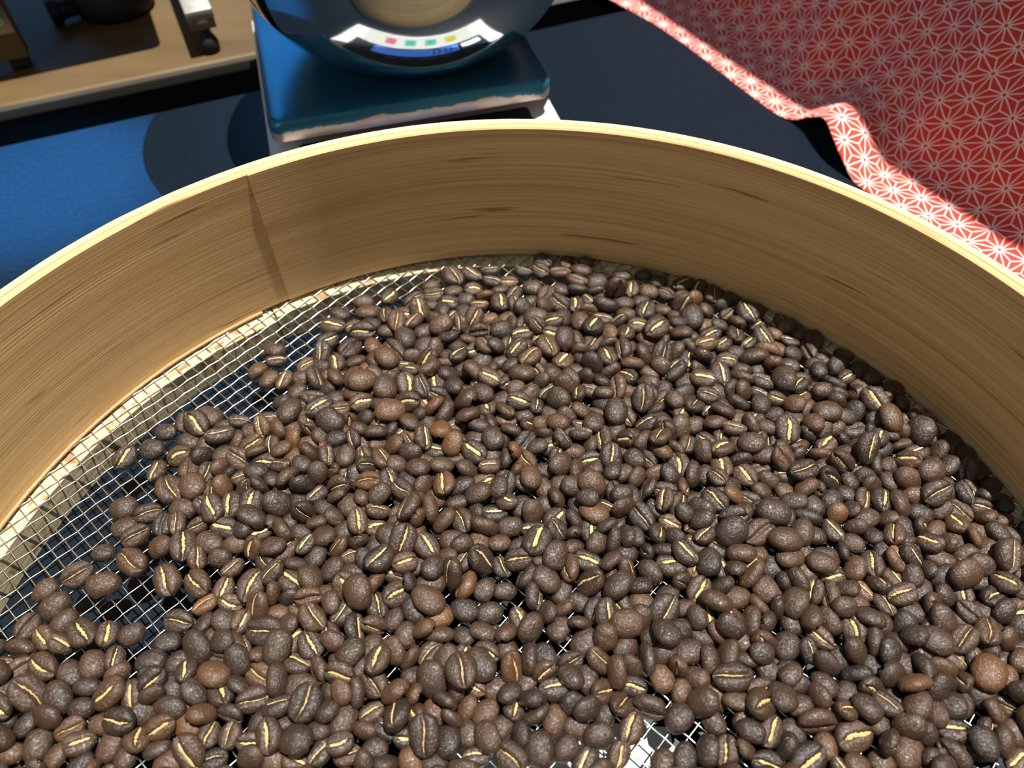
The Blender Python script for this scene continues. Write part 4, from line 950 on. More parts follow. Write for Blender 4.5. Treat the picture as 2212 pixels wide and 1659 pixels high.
-252,1746,210,98,-10,-3,5,896,95,103, -430,1681,356,18,-92,-32,2,1039,93,106, 309,1363,444,50,69,-43,26,953,101,100, -528,1006,356,12,64,74,9,1071,104,101,
-558,1597,313,9,-72,66,-14,870,104,108, 7,1273,492,12,24,-21,-93,834,98,99, -801,963,386,46,-75,25,37,830,97,94, 1023,1502,407,66,-11,43,58,990,98,98,
-1144,696,305,8,-61,-76,16,849,98,109, 165,1142,317,9,-39,90,-13,913,104,105, 701,1600,250,93,-14,-11,-28,893,94,102, -414,1246,659,14,95,-19,12,858,99,97,
78,965,428,45,13,-87,6,867,100,95, 600,1039,331,6,-32,25,90,830,93,92, -1017,126,198,31,-5,-9,93,830,97,103, 994,1342,204,98,10,3,-13,830,102,103,
-619,124,314,6,54,82,15,985,94,96, 1159,652,385,27,-77,32,-47,830,103,107, 862,1127,220,5,2,-9,98,993,107,98, 440,1387,453,2,-17,62,76,864,100,95,
1559,907,398,7,-49,-26,82,886,98,108, 1119,798,481,31,63,-31,63,905,104,98, 249,1747,204,94,-9,5,-29,873,100,102, 1425,398,322,14,-92,-33,1,1029,105,94,
16,838,564,38,-62,17,-65,830,105,108, 1740,641,267,13,-78,59,-5,830,105,93, 653,1154,187,82,4,0,55,830,103,94, 824,1039,290,10,-39,89,-14,830,94,105,
1051,403,204,76,6,-8,-63,830,102,107, -1031,752,339,16,96,20,-1,973,104,106, 43,435,226,97,10,0,15,1036,99,97, 1116,1504,283,15,-97,-14,-2,830,105,100,
-599,954,442,33,-42,-27,-78,929,105,103, -390,881,448,24,-52,-74,-32,1015,102,108, -265,1435,631,24,93,-17,17,909,95,98, -334,993,207,59,-4,8,-79,953,98,95,
196,1435,641,21,-95,12,13,887,104,97, 1000,1566,277,8,30,-93,-14,830,93,99, 1155,972,239,73,1,1,67,1002,106,106, 1315,866,424,13,-54,-20,-80,830,101,103,
1022,524,354,70,-39,-33,47,882,103,109, -805,902,206,11,1,9,-98,900,105,100, -948,1115,272,4,23,-8,-96,830,99,105, 643,1089,321,10,-39,88,20,850,107,103,
540,1581,210,98,-9,-2,-5,918,103,100, -726,214,313,16,97,-14,-6,919,94,103, 847,672,325,83,3,30,44,934,98,93, 1287,1456,189,46,-6,-7,87,830,98,97,
1209,1264,194,96,9,-4,-20,830,101,101, -652,265,214,99,7,2,3,985,98,95, -571,1328,381,5,59,76,-22,1020,105,105, 126,1231,407,29,-76,56,0,1062,94,105,
949,1505,237,96,-7,18,-14,830,94,94, -1458,-268,409,22,45,45,-73,830,105,103, 649,1836,193,98,-10,-2,-1,830,93,100, 1450,1311,286,85,-41,10,-29,830,99,102,
-83,1566,197,98,11,-1,13,830,93,103, -14,1000,287,15,96,-16,-6,830,102,103, 31,1724,306,14,80,56,5,918,105,99, -429,520,405,21,-47,79,29,941,94,107,
-103,1699,364,81,-53,-17,-9,830,103,104, 622,982,232,81,-9,3,-57,975,104,106, 424,1551,326,0,23,95,-16,952,103,103, 22,760,424,13,81,-13,53,830,101,96,
1293,1204,187,86,1,2,-48,830,94,94, 363,594,293,18,91,-33,4,830,99,100, 76,1866,297,16,97,-13,-6,830,97,108, 993,-317,304,23,80,-50,-19,830,95,94,
862,1663,356,86,39,27,5,830,107,100, 1362,1298,203,94,0,1,-30,830,105,104, 286,1926,267,12,64,-74,-9,832,97,94, -1048,970,199,4,2,-10,98,835,102,103,
374,525,317,14,97,12,4,959,106,99, 323,262,185,31,-1,9,-94,830,105,94, 546,1826,206,1,-2,10,98,888,97,101, 932,560,438,27,-89,11,31,1010,97,93,
-368,1029,413,16,-41,-1,89,830,98,105, -885,554,354,45,-48,0,-74,830,94,94, 742,162,403,26,77,-57,8,1014,97,108, 680,505,322,17,94,26,1,906,99,108,
-618,1549,212,18,-1,10,97,892,105,105, 1225,755,208,98,9,3,8,830,104,109, -358,1785,206,15,-4,10,-97,830,97,109, -592,889,233,73,6,-3,-67,1012,94,102,
303,1430,305,70,-37,25,-54,902,93,110, 752,487,358,12,-50,81,23,954,98,93, 254,-313,326,31,-19,39,-84,953,97,108, -1156,627,329,17,-29,-92,-15,868,104,95,
-39,913,224,67,5,9,72,1037,93,96, -330,1557,375,79,51,-13,-29,1004,95,99, 883,1503,205,96,10,4,21,830,102,108, -1098,767,376,19,87,-9,42,830,97,102,
903,1588,325,21,-37,4,-89,838,105,99, 377,1921,284,15,10,34,91,830,102,108, -429,943,324,10,-39,90,-14,930,100,106, 360,326,194,55,3,9,82,830,100,100,
-74,987,341,60,20,47,59,860,95,95, -201,1612,211,84,9,-3,-51,955,104,97, 701,618,210,20,0,11,-96,853,97,108, 907,-17,190,5,-3,-9,98,853,99,95,
1502,884,403,78,-41,-13,-43,902,97,110, 1475,1146,203,28,-5,-9,94,830,98,107, 411,1728,334,51,83,-12,13,830,96,96, 1046,1114,279,8,-33,-92,13,830,103,99,
618,1661,201,99,-1,2,-1,866,97,98, 1153,1141,184,36,-3,-8,92,843,102,92, 809,1250,370,88,21,40,-2,874,100,105, -129,1657,269,2,0,98,-14,830,103,94,
486,1080,205,11,2,9,98,951,97,94, -278,1290,344,52,-84,-1,-2,885,98,105, -651,1217,536,54,-2,14,-82,1070,100,95, 1180,1448,202,32,-1,5,94,830,94,104,
0,1392,357,4,65,-72,-19,962,98,110, -628,770,299,6,58,-79,-14,904,103,98, -32,1314,189,8,2,5,-99,830,97,96, 36,1643,361,10,74,-57,-30,944,98,92,
-515,1267,228,3,2,2,-99,983,98,102, -174,1432,328,89,-40,19,2,830,105,96, 315,1309,350,23,-30,-64,66,830,95,106, 73,1529,320,12,55,-80,-11,931,100,104,
137,1442,314,8,-32,93,-12,954,107,98, -574,1241,460,42,7,-11,89,830,104,96, -536,1087,383,89,-15,-16,-37,1009,99,102, 1365,1100,359,77,58,-17,-15,830,101,104,
1410,109,350,12,33,-87,-31,932,97,96, 1499,126,318,9,-40,-89,11,1011,103,94, 21,1521,448,66,34,-36,-55,843,95,96, 1297,806,354,11,24,-37,-88,916,107,102,
1777,306,277,72,-33,13,-59,830,96,96, -33,1741,278,8,4,-34,-92,830,105,95, 294,1250,229,15,1,-11,97,961,93,107, 488,1146,209,20,-4,-7,97,830,95,110,
-361,1102,332,16,88,-43,-4,932,102,109, 1030,1668,207,22,8,-2,96,830,101,97, -1041,-77,194,58,-7,6,-80,830,100,100, 378,1669,272,12,90,-37,-9,830,100,96,
-695,1531,286,6,24,-95,-15,852,97,100, -1286,-284,398,68,4,-59,-40,830,105,95, 1288,1119,286,4,45,87,15,861,102,98, -558,1166,340,15,-98,5,-2,1071,99,96,
-1186,1,375,80,41,33,-26,836,103,105, 1206,1086,321,2,-24,95,-17,938,96,104, 228,925,225,65,1,-3,75,945,98,104, -416,582,278,92,32,9,14,830,101,108,
1068,821,448,86,16,43,-17,992,95,109, -478,1595,319,15,-98,4,-4,928,103,103, -661,935,346,16,-89,40,-5,1016,98,105, 356,1018,285,8,28,93,15,830,94,102,
-1174,992,201,89,-9,-7,42,830,96,105, -8,1574,185,95,-9,-5,26,830,94,95, -1028,8,184,34,1,-10,-93,830,94,94, 1176,1357,198,36,-2,-10,92,830,97,103,
130,1321,244,60,-6,8,-78,1057,107,105, 494,910,269,1,18,-10,97,892,95,104, 1384,840,341,26,-6,-31,-90,1076,94,100, 1386,-73,403,63,-53,53,15,830,103,99,
185,805,386,40,-64,-62,18,964,94,102, -997,1030,306,4,-2,98,-15,882,103,104, 677,1404,348,8,40,-18,-88,830,102,93, -505,1220,375,32,11,52,-77,830,104,105,
639,-335,640,68,-60,-14,37,996,99,106, 1718,293,216,80,7,2,57,1016,94,93, 462,844,192,8,1,-10,-98,830,96,99, 1607,-97,204,99,-8,-2,-5,830,100,106,
1318,1262,245,17,-8,-26,94,830,94,98, -163,38,325,15,-72,-66,8,912,101,108, -543,579,280,9,-74,-64,12,892,97,92, -354,1658,202,10,-1,11,98,830,94,106,
361,709,310,5,-11,-97,14,912,105,102, -693,1193,184,97,-10,1,14,830,93,93, -329,801,261,16,-7,-25,94,899,96,96, -573,35,206,91,7,-3,-39,830,106,107,
518,1383,259,46,-1,6,88,1051,106,109, 69,1194,329,10,-74,64,-14,978,95,102, 1629,635,336,26,-5,-31,90,1076,98,105, 1463,1027,323,14,84,-49,-7,1034,96,94,
-1741,81,391,43,3,-43,-78,1042,104,109, -362,496,404,51,83,13,6,1014,103,107, 1714,825,350,30,-69,51,-41,830,105,97, 872,1320,196,65,-9,-6,74,830,95,102,
997,979,308,5,-51,84,-13,938,107,98, -274,756,189,88,-9,-2,44,830,107,97, 294,964,311,18,-3,-96,15,830,94,101, 1645,964,405,20,-42,8,-87,996,104,100,
-1708,34,335,1,15,-97,15,1043,101,97, 1133,1584,204,55,-8,7,-82,884,95,101, 809,1433,291,35,7,28,88,938,102,100, 1762,233,359,29,-24,-18,-90,1036,97,109,
-184,1135,346,10,-7,97,15,996,102,99, 1599,-202,720,68,21,-23,-64,1017,94,108, 1236,1182,275,93,32,5,-9,830,96,105, -677,842,242,92,-1,-3,37,1058,105,102,
725,1412,208,71,-8,-5,68,945,98,96, -269,1484,321,4,3,98,16,986,95,98, -794,766,298,8,28,-94,-14,931,96,95, 1666,882,390,25,-37,78,-41,1013,100,97,
-259,1352,192,37,-1,3,92,830,101,97, 890,1056,354,33,85,-33,-20,885,99,103, 795,646,215,63,-8,-6,76,1022,95,93, -439,1294,292,6,-11,-97,16,830,96,106,
1657,680,183,96,-8,4,-22,830,103,93, -652,1067,315,4,2,98,15,977,97,97, -764,1243,299,9,-31,-92,15,830,95,109, 760,1544,231,51,8,8,84,952,95,110,
-336,928,411,26,-83,40,26,981,103,97, -358,630,330,82,42,27,24,865,95,92, -75,1262,305,39,24,-23,-85,830,97,96, 1625,739,444,55,-9,69,43,908,107,106,
1573,712,351,13,-90,38,-9,1055,102,101, 1698,24,306,3,0,-98,-14,958,106,94, 259,1063,319,10,78,-59,-12,969,97,99, 1603,939,368,25,-50,-80,17,948,104,95,
-401,649,209,89,8,4,42,921,97,99, -194,1053,225,0,-6,13,98,929,96,93, 104,1667,204,98,11,-1,12,830,96,107, 1438,899,368,45,52,4,71,830,99,93,
1233,1517,301,11,-43,-88,13,830,99,109, 447,1682,187,7,-3,-10,98,830,94,96, -217,896,367,18,12,96,12,1019,104,101, -263,1570,301,10,-44,87,-12,941,98,95,
721,1483,365,16,36,-88,23,897,100,108, -116,1176,326,4,-22,-95,15,927,104,106, 735,-31,211,98,-5,-3,11,978,101,93, 809,1681,214,1,2,-10,98,888,101,106,
-912,623,206,71,-5,-8,68,916,100,98, 189,1253,225,44,1,6,88,916,95,108, -40,1228,198,50,-7,8,-85,830,95,103, 89,1382,367,49,46,-55,-48,830,101,108,
-622,1273,212,77,-7,-8,62,900,97,104, 979,874,535,15,-24,91,-28,830,107,100, -887,1093,288,1,99,-5,4,830,101,98, -954,713,193,88,9,-2,-43,830,105,100,
245,1393,298,8,24,-95,-14,871,99,102, 1530,1054,454,63,-60,-36,-30,955,97,94, -462,1111,309,11,-73,-65,11,968,94,96, 952,489,230,59,8,-6,-79,1006,103,102,
-74,1407,323,6,-36,-90,-18,966,96,94, -86,1481,203,32,-1,-9,93,949,98,93, 1831,356,504,80,41,-3,42,1056,100,100, -514,737,325,12,52,-83,-12,904,105,109,
762,550,200,98,-9,-3,8,888,95,98, 872,504,218,93,-8,-5,33,950,101,102, -127,1002,204,42,2,-1,90,917,95,95, -159,1493,232,19,14,-11,-96,830,96,106,
834,421,199,82,-6,7,-55,929,103,92, 1608,94,242,87,-4,-5,46,994,98,109, 150,448,309,6,-6,-97,15,950,95,96, 146,1629,340,20,46,-76,-39,830,106,97,
585,1111,344,17,-36,-21,88,830,103,100, 1090,940,364,46,-80,29,-21,919,103,100, -434,1014,284,15,97,-9,-7,889,94,93, 517,1471,217,42,-2,-1,-90,901,102,104,
-740,861,445,67,-7,73,-3,830,104,94, 997,592,192,96,1,2,-22,830,106,97, 634,1344,211,98,-5,3,-10,992,105,92, 327,102,196,35,-3,-8,92,884,105,95,
542,1310,186,12,2,2,98,830,100,93, 54,1291,240,77,9,-10,-61,924,105,110, -693,1251,270,1,0,-98,14,830,105,94, 316,652,302,90,10,-23,34,889,105,105,
-35,1513,285,91,-18,21,-28,888,93,105, 673,1529,211,80,9,3,57,888,98,104, 1891,460,344,94,-11,29,7,983,99,104, 444,1335,228,77,7,8,61,972,100,105,
1150,728,231,82,-2,5,-56,951,97,107, 853,1580,319,13,-57,-79,11,914,97,106, 1669,-78,479,77,-23,3,57,983,103,96, 1514,1095,400,77,-38,-40,-28,830,102,100,
1314,-75,321,15,96,-19,-3,910,105,106, -1585,-306,230,76,-6,8,-62,1075,96,96, 822,-350,512,47,-57,-11,65,1088,106,92, 1556,1003,307,12,-59,78,-10,957,97,96,
586,1521,205,16,-4,-10,97,830,101,108, 1808,383,290,10,-32,-92,-17,830,107,94, -733,1005,242,14,-3,6,-98,1040,103,104, 1226,961,329,20,-11,40,-88,925,104,107,
-1250,-308,315,10,-41,89,-12,934,102,101, 1067,1575,273,7,68,-71,-13,830,106,95, -421,426,226,85,7,-6,-50,1077,106,93, 187,1560,218,98,-10,1,0,949,98,102,
-225,-333,437,21,-64,-63,-36,1035,101,93, 217,1481,315,17,97,-10,2,932,96,102, 1243,-180,203,97,-7,-1,19,876,107,100, -876,-310,194,89,-8,6,-42,830,99,101,
-434,793,202,6,-2,-3,-99,830,104,104, 1638,-170,345,69,-30,-12,63,1074,95,105, 1304,1011,383,3,-31,-93,16,1079,104,110, 1169,1216,304,11,93,-30,11,830,105,98,
1159,-731,235,30,-5,-8,94,1084,99,98, 92,-876,404,45,68,-49,-27,1094,94,105, -205,-413,231,23,1,-9,-96,1110,98,93, -1433,-322,417,29,33,85,-24,981,105,99,
-1698,-889,229,32,1,10,93,1020,99,100, -1303,-627,446,34,79,32,-37,958,106,107, -1864,-152,325,14,-95,24,-7,983,101,100, 1946,-120,412,47,-81,-20,24,1074,94,103,
1868,11,327,74,-33,19,-53,1038,96,94, 1359,-605,738,6,98,-15,5,1037,94,98, -487,-373,331,15,-98,-5,-2,962,107,104, -1644,-496,780,94,-15,-11,-24,1014,96,107,
-931,-490,305,8,31,-93,-13,969,99,94, 1750,11,667,37,-92,0,0,1022,103,98, 1553,-590,217,9,1,-11,98,946,93,102, 1815,-9,903,24,-27,76,-53,1031,104,105,
586,-492,328,77,-37,-5,50,939,102,97, -1250,-371,577,6,20,10,96,944,101,105, -1317,-470,873,17,-10,28,-93,1074,96,99, -1152,-765,876,67,-13,-34,64,1102,97,104,
-928,-692,416,3,-22,59,77,959,97,101, -762,-644,408,33,59,60,41,1101,95,104, -1571,-620,410,83,16,-48,-20,958,93,100, -599,-787,211,5,3,-9,-98,968,96,95,
1924,189,318,21,78,-58,3,912,95,96, -621,-586,325,89,-33,5,27,955,105,93, -1100,-811,628,93,9,-30,-13,1066,105,101, -448,-589,367,32,64,55,41,926,98,103,
-1761,-388,242,98,-10,-2,-3,1094,96,101, 1773,80,239,71,-8,5,-69,1045,106,103, -1932,164,333,14,-83,-52,5,1084,97,93, -1456,-586,312,70,8,30,63,920,106,93,
-254,-480,479,2,-29,55,77,1075,97,106, 1155,-492,248,14,2,-12,-97,1059,96,102, 329,-368,305,5,10,-97,-14,981,97,93, -1650,-522,422,2,63,-64,43,956,102,93,
712,-374,313,12,90,39,8,946,103,99, 616,-535,308,14,96,19,6,917,104,100, -887,-733,588,19,48,19,83,903,95,101, 1814,-23,234,72,5,8,67,1080,104,97,
-1781,-579,488,47,-74,28,36,1061,102,96, 1902,-417,489,69,55,16,-42,1069,100,102, 1670,-337,310,12,89,-40,-6,985,105,93, -944,-318,423,47,80,-29,-20,1061,105,104,
-1879,24,705,49,53,59,-33,1110,102,109, -1227,-716,756,66,-26,11,-68,915,103,103, 936,-679,217,91,10,-2,-39,938,99,102, -1096,-431,396,25,-65,70,-11,1014,100,107,
1891,-183,384,16,96,-12,-10,1085,96,107, 1778,-347,808,98,-3,12,5,1100,104,98, 1121,-579,408,32,-40,-3,85,1046,95,101, 103,-446,221,58,-4,-9,79,1066,94,92,
1515,-422,208,50,-3,-9,85,905,97,100, -383,-644,337,9,-35,91,-14,952,101,108, -1848,182,228,51,-6,7,-84,1017,102,100, 1512,-499,443,88,-21,-39,-6,1067,106,105,
-1031,-420,424,75,-6,-54,35,947,105,99, -485,-598,633,50,-5,-37,77,1070,98,94, -1703,-49,517,67,0,-36,-63,1072,94,94, -832,-415,223,72,0,-4,-68,948,97,103,
1227,-611,663,36,-14,2,91,1043,103,101, -245,-519,629,6,34,-66,66,912,97,105, 244,-786,249,95,11,0,24,1037,101,110, 1027,-656,220,98,-10,1,7,1006,93,97,
-898,-619,346,14,-91,-36,9,1035,98,102, -1164,-733,320,22,12,35,89,993,95,103, 835,-427,402,15,97,-5,-14,1095,105,108, -127,-642,223,92,9,6,36,955,98,104,
-238,-631,418,53,83,3,1,1114,96,108, -535,-575,319,13,60,-77,-10,958,96,101, 589,-798,235,20,0,10,96,1004,104,106, -1547,-335,697,28,-1,-94,-11,1033,104,102,
1385,-542,613,95,16,22,-9,903,93,109, -386,-410,289,12,-86,-48,6,913,107,92, -1350,-334,337,17,-95,-24,0,947,103,109, -3,-858,238,68,-6,-7,71,1088,107,98,
-496,-404,693,34,-79,-49,1,928,96,103, -1168,-658,308,4,96,-24,-5,956,97,92, 403,-730,378,90,38,14,-7,1051,102,102, 1249,-902,253,18,8,-10,97,1060,105,98,
1441,-844,248,10,9,10,-98,1031,102,98, 246,-863,335,4,-1,-98,-15,1010,101,101, -1599,-402,258,45,-12,15,-86,1007,97,93, -1092,-563,887,55,70,43,6,928,94,99,
-972,-590,333,15,97,3,-10,943,105,101, 1782,-122,381,49,46,14,72,930,96,105, 1284,-502,207,9,1,9,-98,913,106,99, 748,-349,630,94,-11,23,17,1026,99,104,
1451,-438,290,90,6,-17,-38,1040,98,107, 1916,341,226,84,7,-2,-53,1071,103,93, -1004,-521,266,54,16,-19,-79,932,100,93, 1314,-632,239,12,3,-1,-98,1021,98,104,
1744,-724,348,15,-35,-3,91,938,106,97, 1085,-621,493,78,50,-13,-34,917,100,108, 687,-522,726,4,20,-73,-63,1090,99,105, 1409,-661,421,36,28,50,-72,939,94,95,
-1772,-175,244,96,10,0,-22,1118,103,97, -1343,-508,334,10,-1,-27,-95,1095,104,105, 1133,-383,217,90,9,2,40,936,106,102, -409,-517,390,18,-95,20,12,1080,102,104,
440,-461,797,12,-65,-69,-25,1106,102,93, 770,-469,924,29,15,-92,-13,1006,105,101, 330,-524,398,17,-95,22,6,1115,106,105, 775,-606,400,10,34,-1,93,1100,97,95,
-49,-462,459,3,-33,-93,-7,1007,97,101, -345,-463,281,97,16,12,2,977,102,102, 1727,-33,711,6,-16,-70,68,1002,97,102, -1563,-521,247,95,-9,-4,25,1102,104,102,
-510,-319,446,72,-47,-28,-39,993,104,95, 1753,-551,358,26,-10,-44,84,1071,93,96, 921,-571,360,36,13,-26,88,1077,98,97, 157,-597,401,5,97,16,-14,1022,98,109,
1834,-217,777,12,-61,14,76,1024,98,93, -1434,-836,342,2,-35,91,-16,1082,95,96, -1810,52,382,38,71,-48,-32,999,101,94, 757,-420,362,48,-81,-29,13,922,103,95,
-850,-798,225,65,8,-5,-74,1013,105,99, -1870,-403,368,9,-23,-81,51,911,103,108, -1686,-144,329,93,8,-26,21,960,104,103, -44,-791,354,1,9,-91,37,925,100,96,
1862,168,430,85,7,49,12,933,93,103, -233,-701,409,2,13,-84,-51,1021,105,105, 1262,-391,231,85,3,-5,-51,1039,97,98, -1334,-673,299,14,93,-30,-8,947,93,94,
-1022,-494,648,95,-2,-18,-22,1035,96,106, 1417,-587,907,77,13,27,54,979,105,94, 1413,-770,209,97,9,-2,-19,932,102,98, 1524,-664,272,13,10,-8,-97,1098,106,104,
-1127,-582,298,32,-7,17,-92,1105,100,106, -521,-754,337,6,-53,-82,15,1062,93,97, 1839,103,362,95,-2,28,1,1106,96,94, 1322,-845,330,15,-70,-68,9,925,99,109,
1801,-686,237,68,8,-5,-71,1064,100,101, 695,-416,727,50,-23,27,-78,947,93,100, -452,-455,204,52,7,-7,-84,926,95,96, -1211,-428,231,22,3,9,96,1052,100,98,
1245,-799,353,36,13,36,84,1085,98,100, -1248,-714,266,67,-2,-2,-73,1097,102,110, -1813,-34,206,63,8,6,75,928,94,97, 1589,-912,350,8,-66,71,-15,1011,99,107,
-584,-758,578,70,-22,4,67,932,98,104, -554,-684,391,25,38,-24,-84,937,95,107, -908,-538,332,88,43,8,8,957,98,101, 163,-676,381,12,-34,77,-50,914,105,100,
-927,-755,230,53,-7,7,-83,1061,99,97, -893,-388,378,12,79,57,-8,953,101,95, -1763,-443,477,88,41,-13,-16,1036,99,92, -303,-414,305,84,-36,12,-37,957,94,100,
-556,-437,345,4,1,-99,-3,1050,106,95, -417,-334,307,13,70,69,8,992,96,92, -162,-724,240,88,-9,-7,44,1017,94,107, -1187,-559,581,56,10,-8,-81,922,107,97,
908,-820,249,80,16,8,55,947,101,99, 540,-516,854,17,19,84,-46,1065,94,110, -320,-552,464,0,81,-31,47,1043,93,101, -652,-323,345,93,32,7,11,1101,103,97,
1090,-509,793,61,32,-18,69,1114,103,105, -1250,-515,717,70,43,-27,-48,959,94,97, 1530,-837,231,94,9,0,-29,967,97,107, 674,-652,266,96,-21,0,11,978,103,94,
1625,-638,347,31,-74,55,-17,913,102,93, -1696,-598,312,64,-19,-16,72,1028,106,106, -559,-477,765,20,-77,-59,7,1067,105,102, 244,-649,200,7,2,9,-98,920,102,94,
1759,-439,644,11,-20,25,-93,1071,100,108, -1232,-522,311,5,-71,69,0,961,103,92, 999,-708,458,51,24,7,-81,947,98,105, -1152,-935,237,63,4,9,76,1025,107,104,
145,-746,341,14,-96,11,-13,924,104,106, 1094,-800,300,73,-16,18,-62,1074,101,95, 1433,-362,289,7,22,-95,-14,830,102,103, -690,-637,298,15,-84,-50,5,926,95,96,
-490,-679,347,8,26,94,15,1051,95,101, -174,-585,269,54,-9,17,81,911,106,104, 1353,-432,915,29,95,0,2,1041,94,107, 1552,-786,670,10,-34,-40,83,1010,102,102,
1339,-376,337,27,-18,-13,-93,1095,106,106, 1684,-690,630,70,2,3,70,1077,105,102, 151,-521,365,6,-5,-97,-16,1033,105,106, 1574,-730,361,12,2,-41,-89,1095,98,102,
-1610,-349,813,30,-52,-35,70,1116,100,105, 740,-469,366,80,51,19,22,913,99,94, -1515,-620,221,18,-4,-9,97,1020,100,96, -1752,-97,296,12,56,80,10,905,98,97,
-612,-507,366,65,-34,19,-64,1097,98,95, 332,-763,228,46,3,11,87,967,95,106, 1660,-737,228,50,3,-10,-85,955,101,107, -1109,-341,333,3,-44,-88,14,1032,100,97,
-1072,-830,350,11,-68,70,-12,977,104,110, -1715,-508,385,76,43,4,47,1028,102,103, 1072,-699,356,30,-23,30,-86,1035,97,107, -965,-423,593,93,15,19,-23,978,106,100,
-1952,27,259,66,-1,-11,-73,1073,101,101, -145,-352,397,80,55,-11,18,928,101,110, -778,-416,450,86,-25,42,4,1044,102,108, -1901,-535,425,61,-53,33,-47,1013,99,101,
1129,-702,708,34,-4,2,-93,1048,103,110, 1494,-724,794,5,70,68,-12,1033,101,101, 105,-343,203,59,3,-8,-79,931,105,94, 795,-861,367,2,-32,92,-17,1044,97,109,
1819,-388,240,91,11,2,37,1049,94,104, -1761,-844,357,59,-28,-31,68,1110,93,103, -601,-688,734,53,-60,-43,40,960,100,97, 1342,-685,415,72,30,24,-57,1063,96,106,
751,-780,199,89,-9,-2,43,914,102,94, 606,-453,848,3,48,87,-3,1114,104,99, -281,-764,204,11,-1,10,98,906,102,98, 481,-343,331,1,37,-91,-12,956,95,103,
-254,-570,230,97,-12,0,18,942,102,106, -1843,-642,322,7,-12,-97,14,1002,99,95, 1867,286,315,39,13,-18,88,1008,100,109, 1741,-488,194,37,-2,10,-91,905,94,92,
1718,-279,361,11,-12,-96,-15,1083,96,94, -1640,-220,339,12,-80,-56,13,977,94,107, -428,-777,225,98,-10,3,-3,957,99,105, 266,-454,253,96,10,-4,-20,1120,99,104,
-968,-390,230,97,10,4,18,958,101,108, 512,-636,246,28,1,-11,-94,1088,96,103, 1468,-747,311,54,21,35,73,932,95,107, 1852,-291,779,86,1,-26,42,1106,104,104,
1718,-315,703,41,-87,-25,0,1001,101,96, 1950,-238,339,44,-77,-36,26,905,96,95, 1704,-429,336,18,51,82,7,905,100,107, -1078,-644,335,2,9,97,-17,956,97,108,
1876,-265,357,9,-41,-89,12,1109,103,98, -780,-473,396,30,26,-88,21,935,106,97, -8,-643,521,70,35,37,49,1076,106,93, -703,-850,196,19,-4,8,-97,914,100,92,
203,-536,600,71,8,2,68,952,93,109, 877,-639,427,30,-72,-43,44,1011,103,104, 1252,-674,344,32,25,9,-90,1042,101,98, 1729,-222,792,17,81,54,-1,1102,103,100,
623,-606,478,38,23,86,-22,1111,95,101, 646,1480,295,81,40,-2,-41,830,99,96, 370,1307,339,24,-29,-77,49,878,94,100, -1294,-414,345,18,-8,96,13,912,98,99,
1814,-523,306,12,-57,-79,10,948,98,97, -750,-801,206,94,9,5,29,961,94,94, -381,-558,548,88,30,-13,33,993,96,102, 483,-481,345,13,92,33,8,1109,98,94,
-700,-711,484,49,0,21,84,981,93,100, 1208,-372,424,83,-21,-49,12,964,101,100, -1323,-554,831,94,10,6,-29,1102,95,108, 543,-445,446,40,-63,28,-59,955,98,99,
426,-426,241,97,-8,-7,19,1069,103,97, 1924,-352,513,42,-60,33,-57,1118,104,107, 1703,-615,350,15,98,0,1,1097,102,97, -1120,-465,912,50,73,24,37,1114,107,104,
-1897,-301,221,34,-1,10,-92,989,98,99, 297,-703,336,48,12,-31,-80,1062,96,105, -1272,-850,364,8,80,56,14,1105,104,97, -750,-746,359,79,-27,22,49,989,103,93,
-1725,-783,321,8,28,94,13,1010,99,95, 60,-553,218,94,-8,5,-30,985,105,98, -1366,-417,315,58,-22,33,-70,988,95,96, 1041,-361,473,31,-37,-70,-51,1014,106,99,
-999,-659,295,9,-38,90,-13,923,95,95, -843,-694,355,0,37,91,11,1030,99,102, 44,-674,618,55,42,-32,63,976,102,97, 21,-440,197,91,9,1,37,911,99,93,
1320,-769,364,83,-21,22,45,1081,102,97, -1774,-702,349,14,78,58,6,1103,98,97, 1694,-876,208,87,9,-2,-47,944,102,96, -50,-620,269,21,-16,-13,-95,937,96,93,
-1096,-721,852,72,25,-4,63,1002,104,107, -1532,-861,205,75,6,-8,-64,957,96,93, 507,1737,315,14,-77,-60,6,953,104,99, -439,1218,197,75,-3,-5,64,906,103,93,
-642,-712,306,12,-85,47,-11,920,96,100, 521,-555,416,4,-21,91,-33,1091,101,101, -50,-691,218,56,4,-9,-81,959,101,101, -1391,-596,593,13,-70,68,-13,1043,106,93,
1864,234,565,76,51,24,-29,971,94,109, 679,-812,323,13,-73,-66,7,1047,95,92, -622,-384,375,51,82,-21,8,907,102,95, -1329,-441,677,24,-91,19,23,969,97,93,
1382,-830,429,66,-37,-53,34,948,98,109, 956,-379,380,8,-32,-92,14,1090,102,108, 1361,-549,213,64,-4,9,-75,910,97,103, 562,-361,350,9,59,78,12,1101,103,96,
-1095,-619,815,72,68,-8,-7,1003,99,109, 873,-756,332,15,-79,-58,6,969,99,104, 1601,-364,243,56,2,7,81,1081,95,101, 1889,-60,443,16,13,-81,53,1080,95,101,
-1259,-586,415,24,-61,-64,-38,925,105,108, -1775,-24,502,7,-25,13,-95,983,102,102, 1885,-355,386,45,-48,-68,27,929,101,104, -493,-845,234,84,7,7,51,985,101,107,
-106,-406,315,13,90,37,9,926,100,103, -1622,-593,403,69,-37,-24,55,1097,106,109, -492,-522,475,19,70,-68,-5,960,106,102, 1730,-77,323,7,-22,95,-13,990,107,98,
-1081,-511,419,34,-7,-93,1,938,105,108, 871,-374,318,36,3,39,84,912,96,103, 821,-678,380,24,-20,-94,9,1002,106,98, 919,-447,633,95,-17,-20,8,1009,105,93,
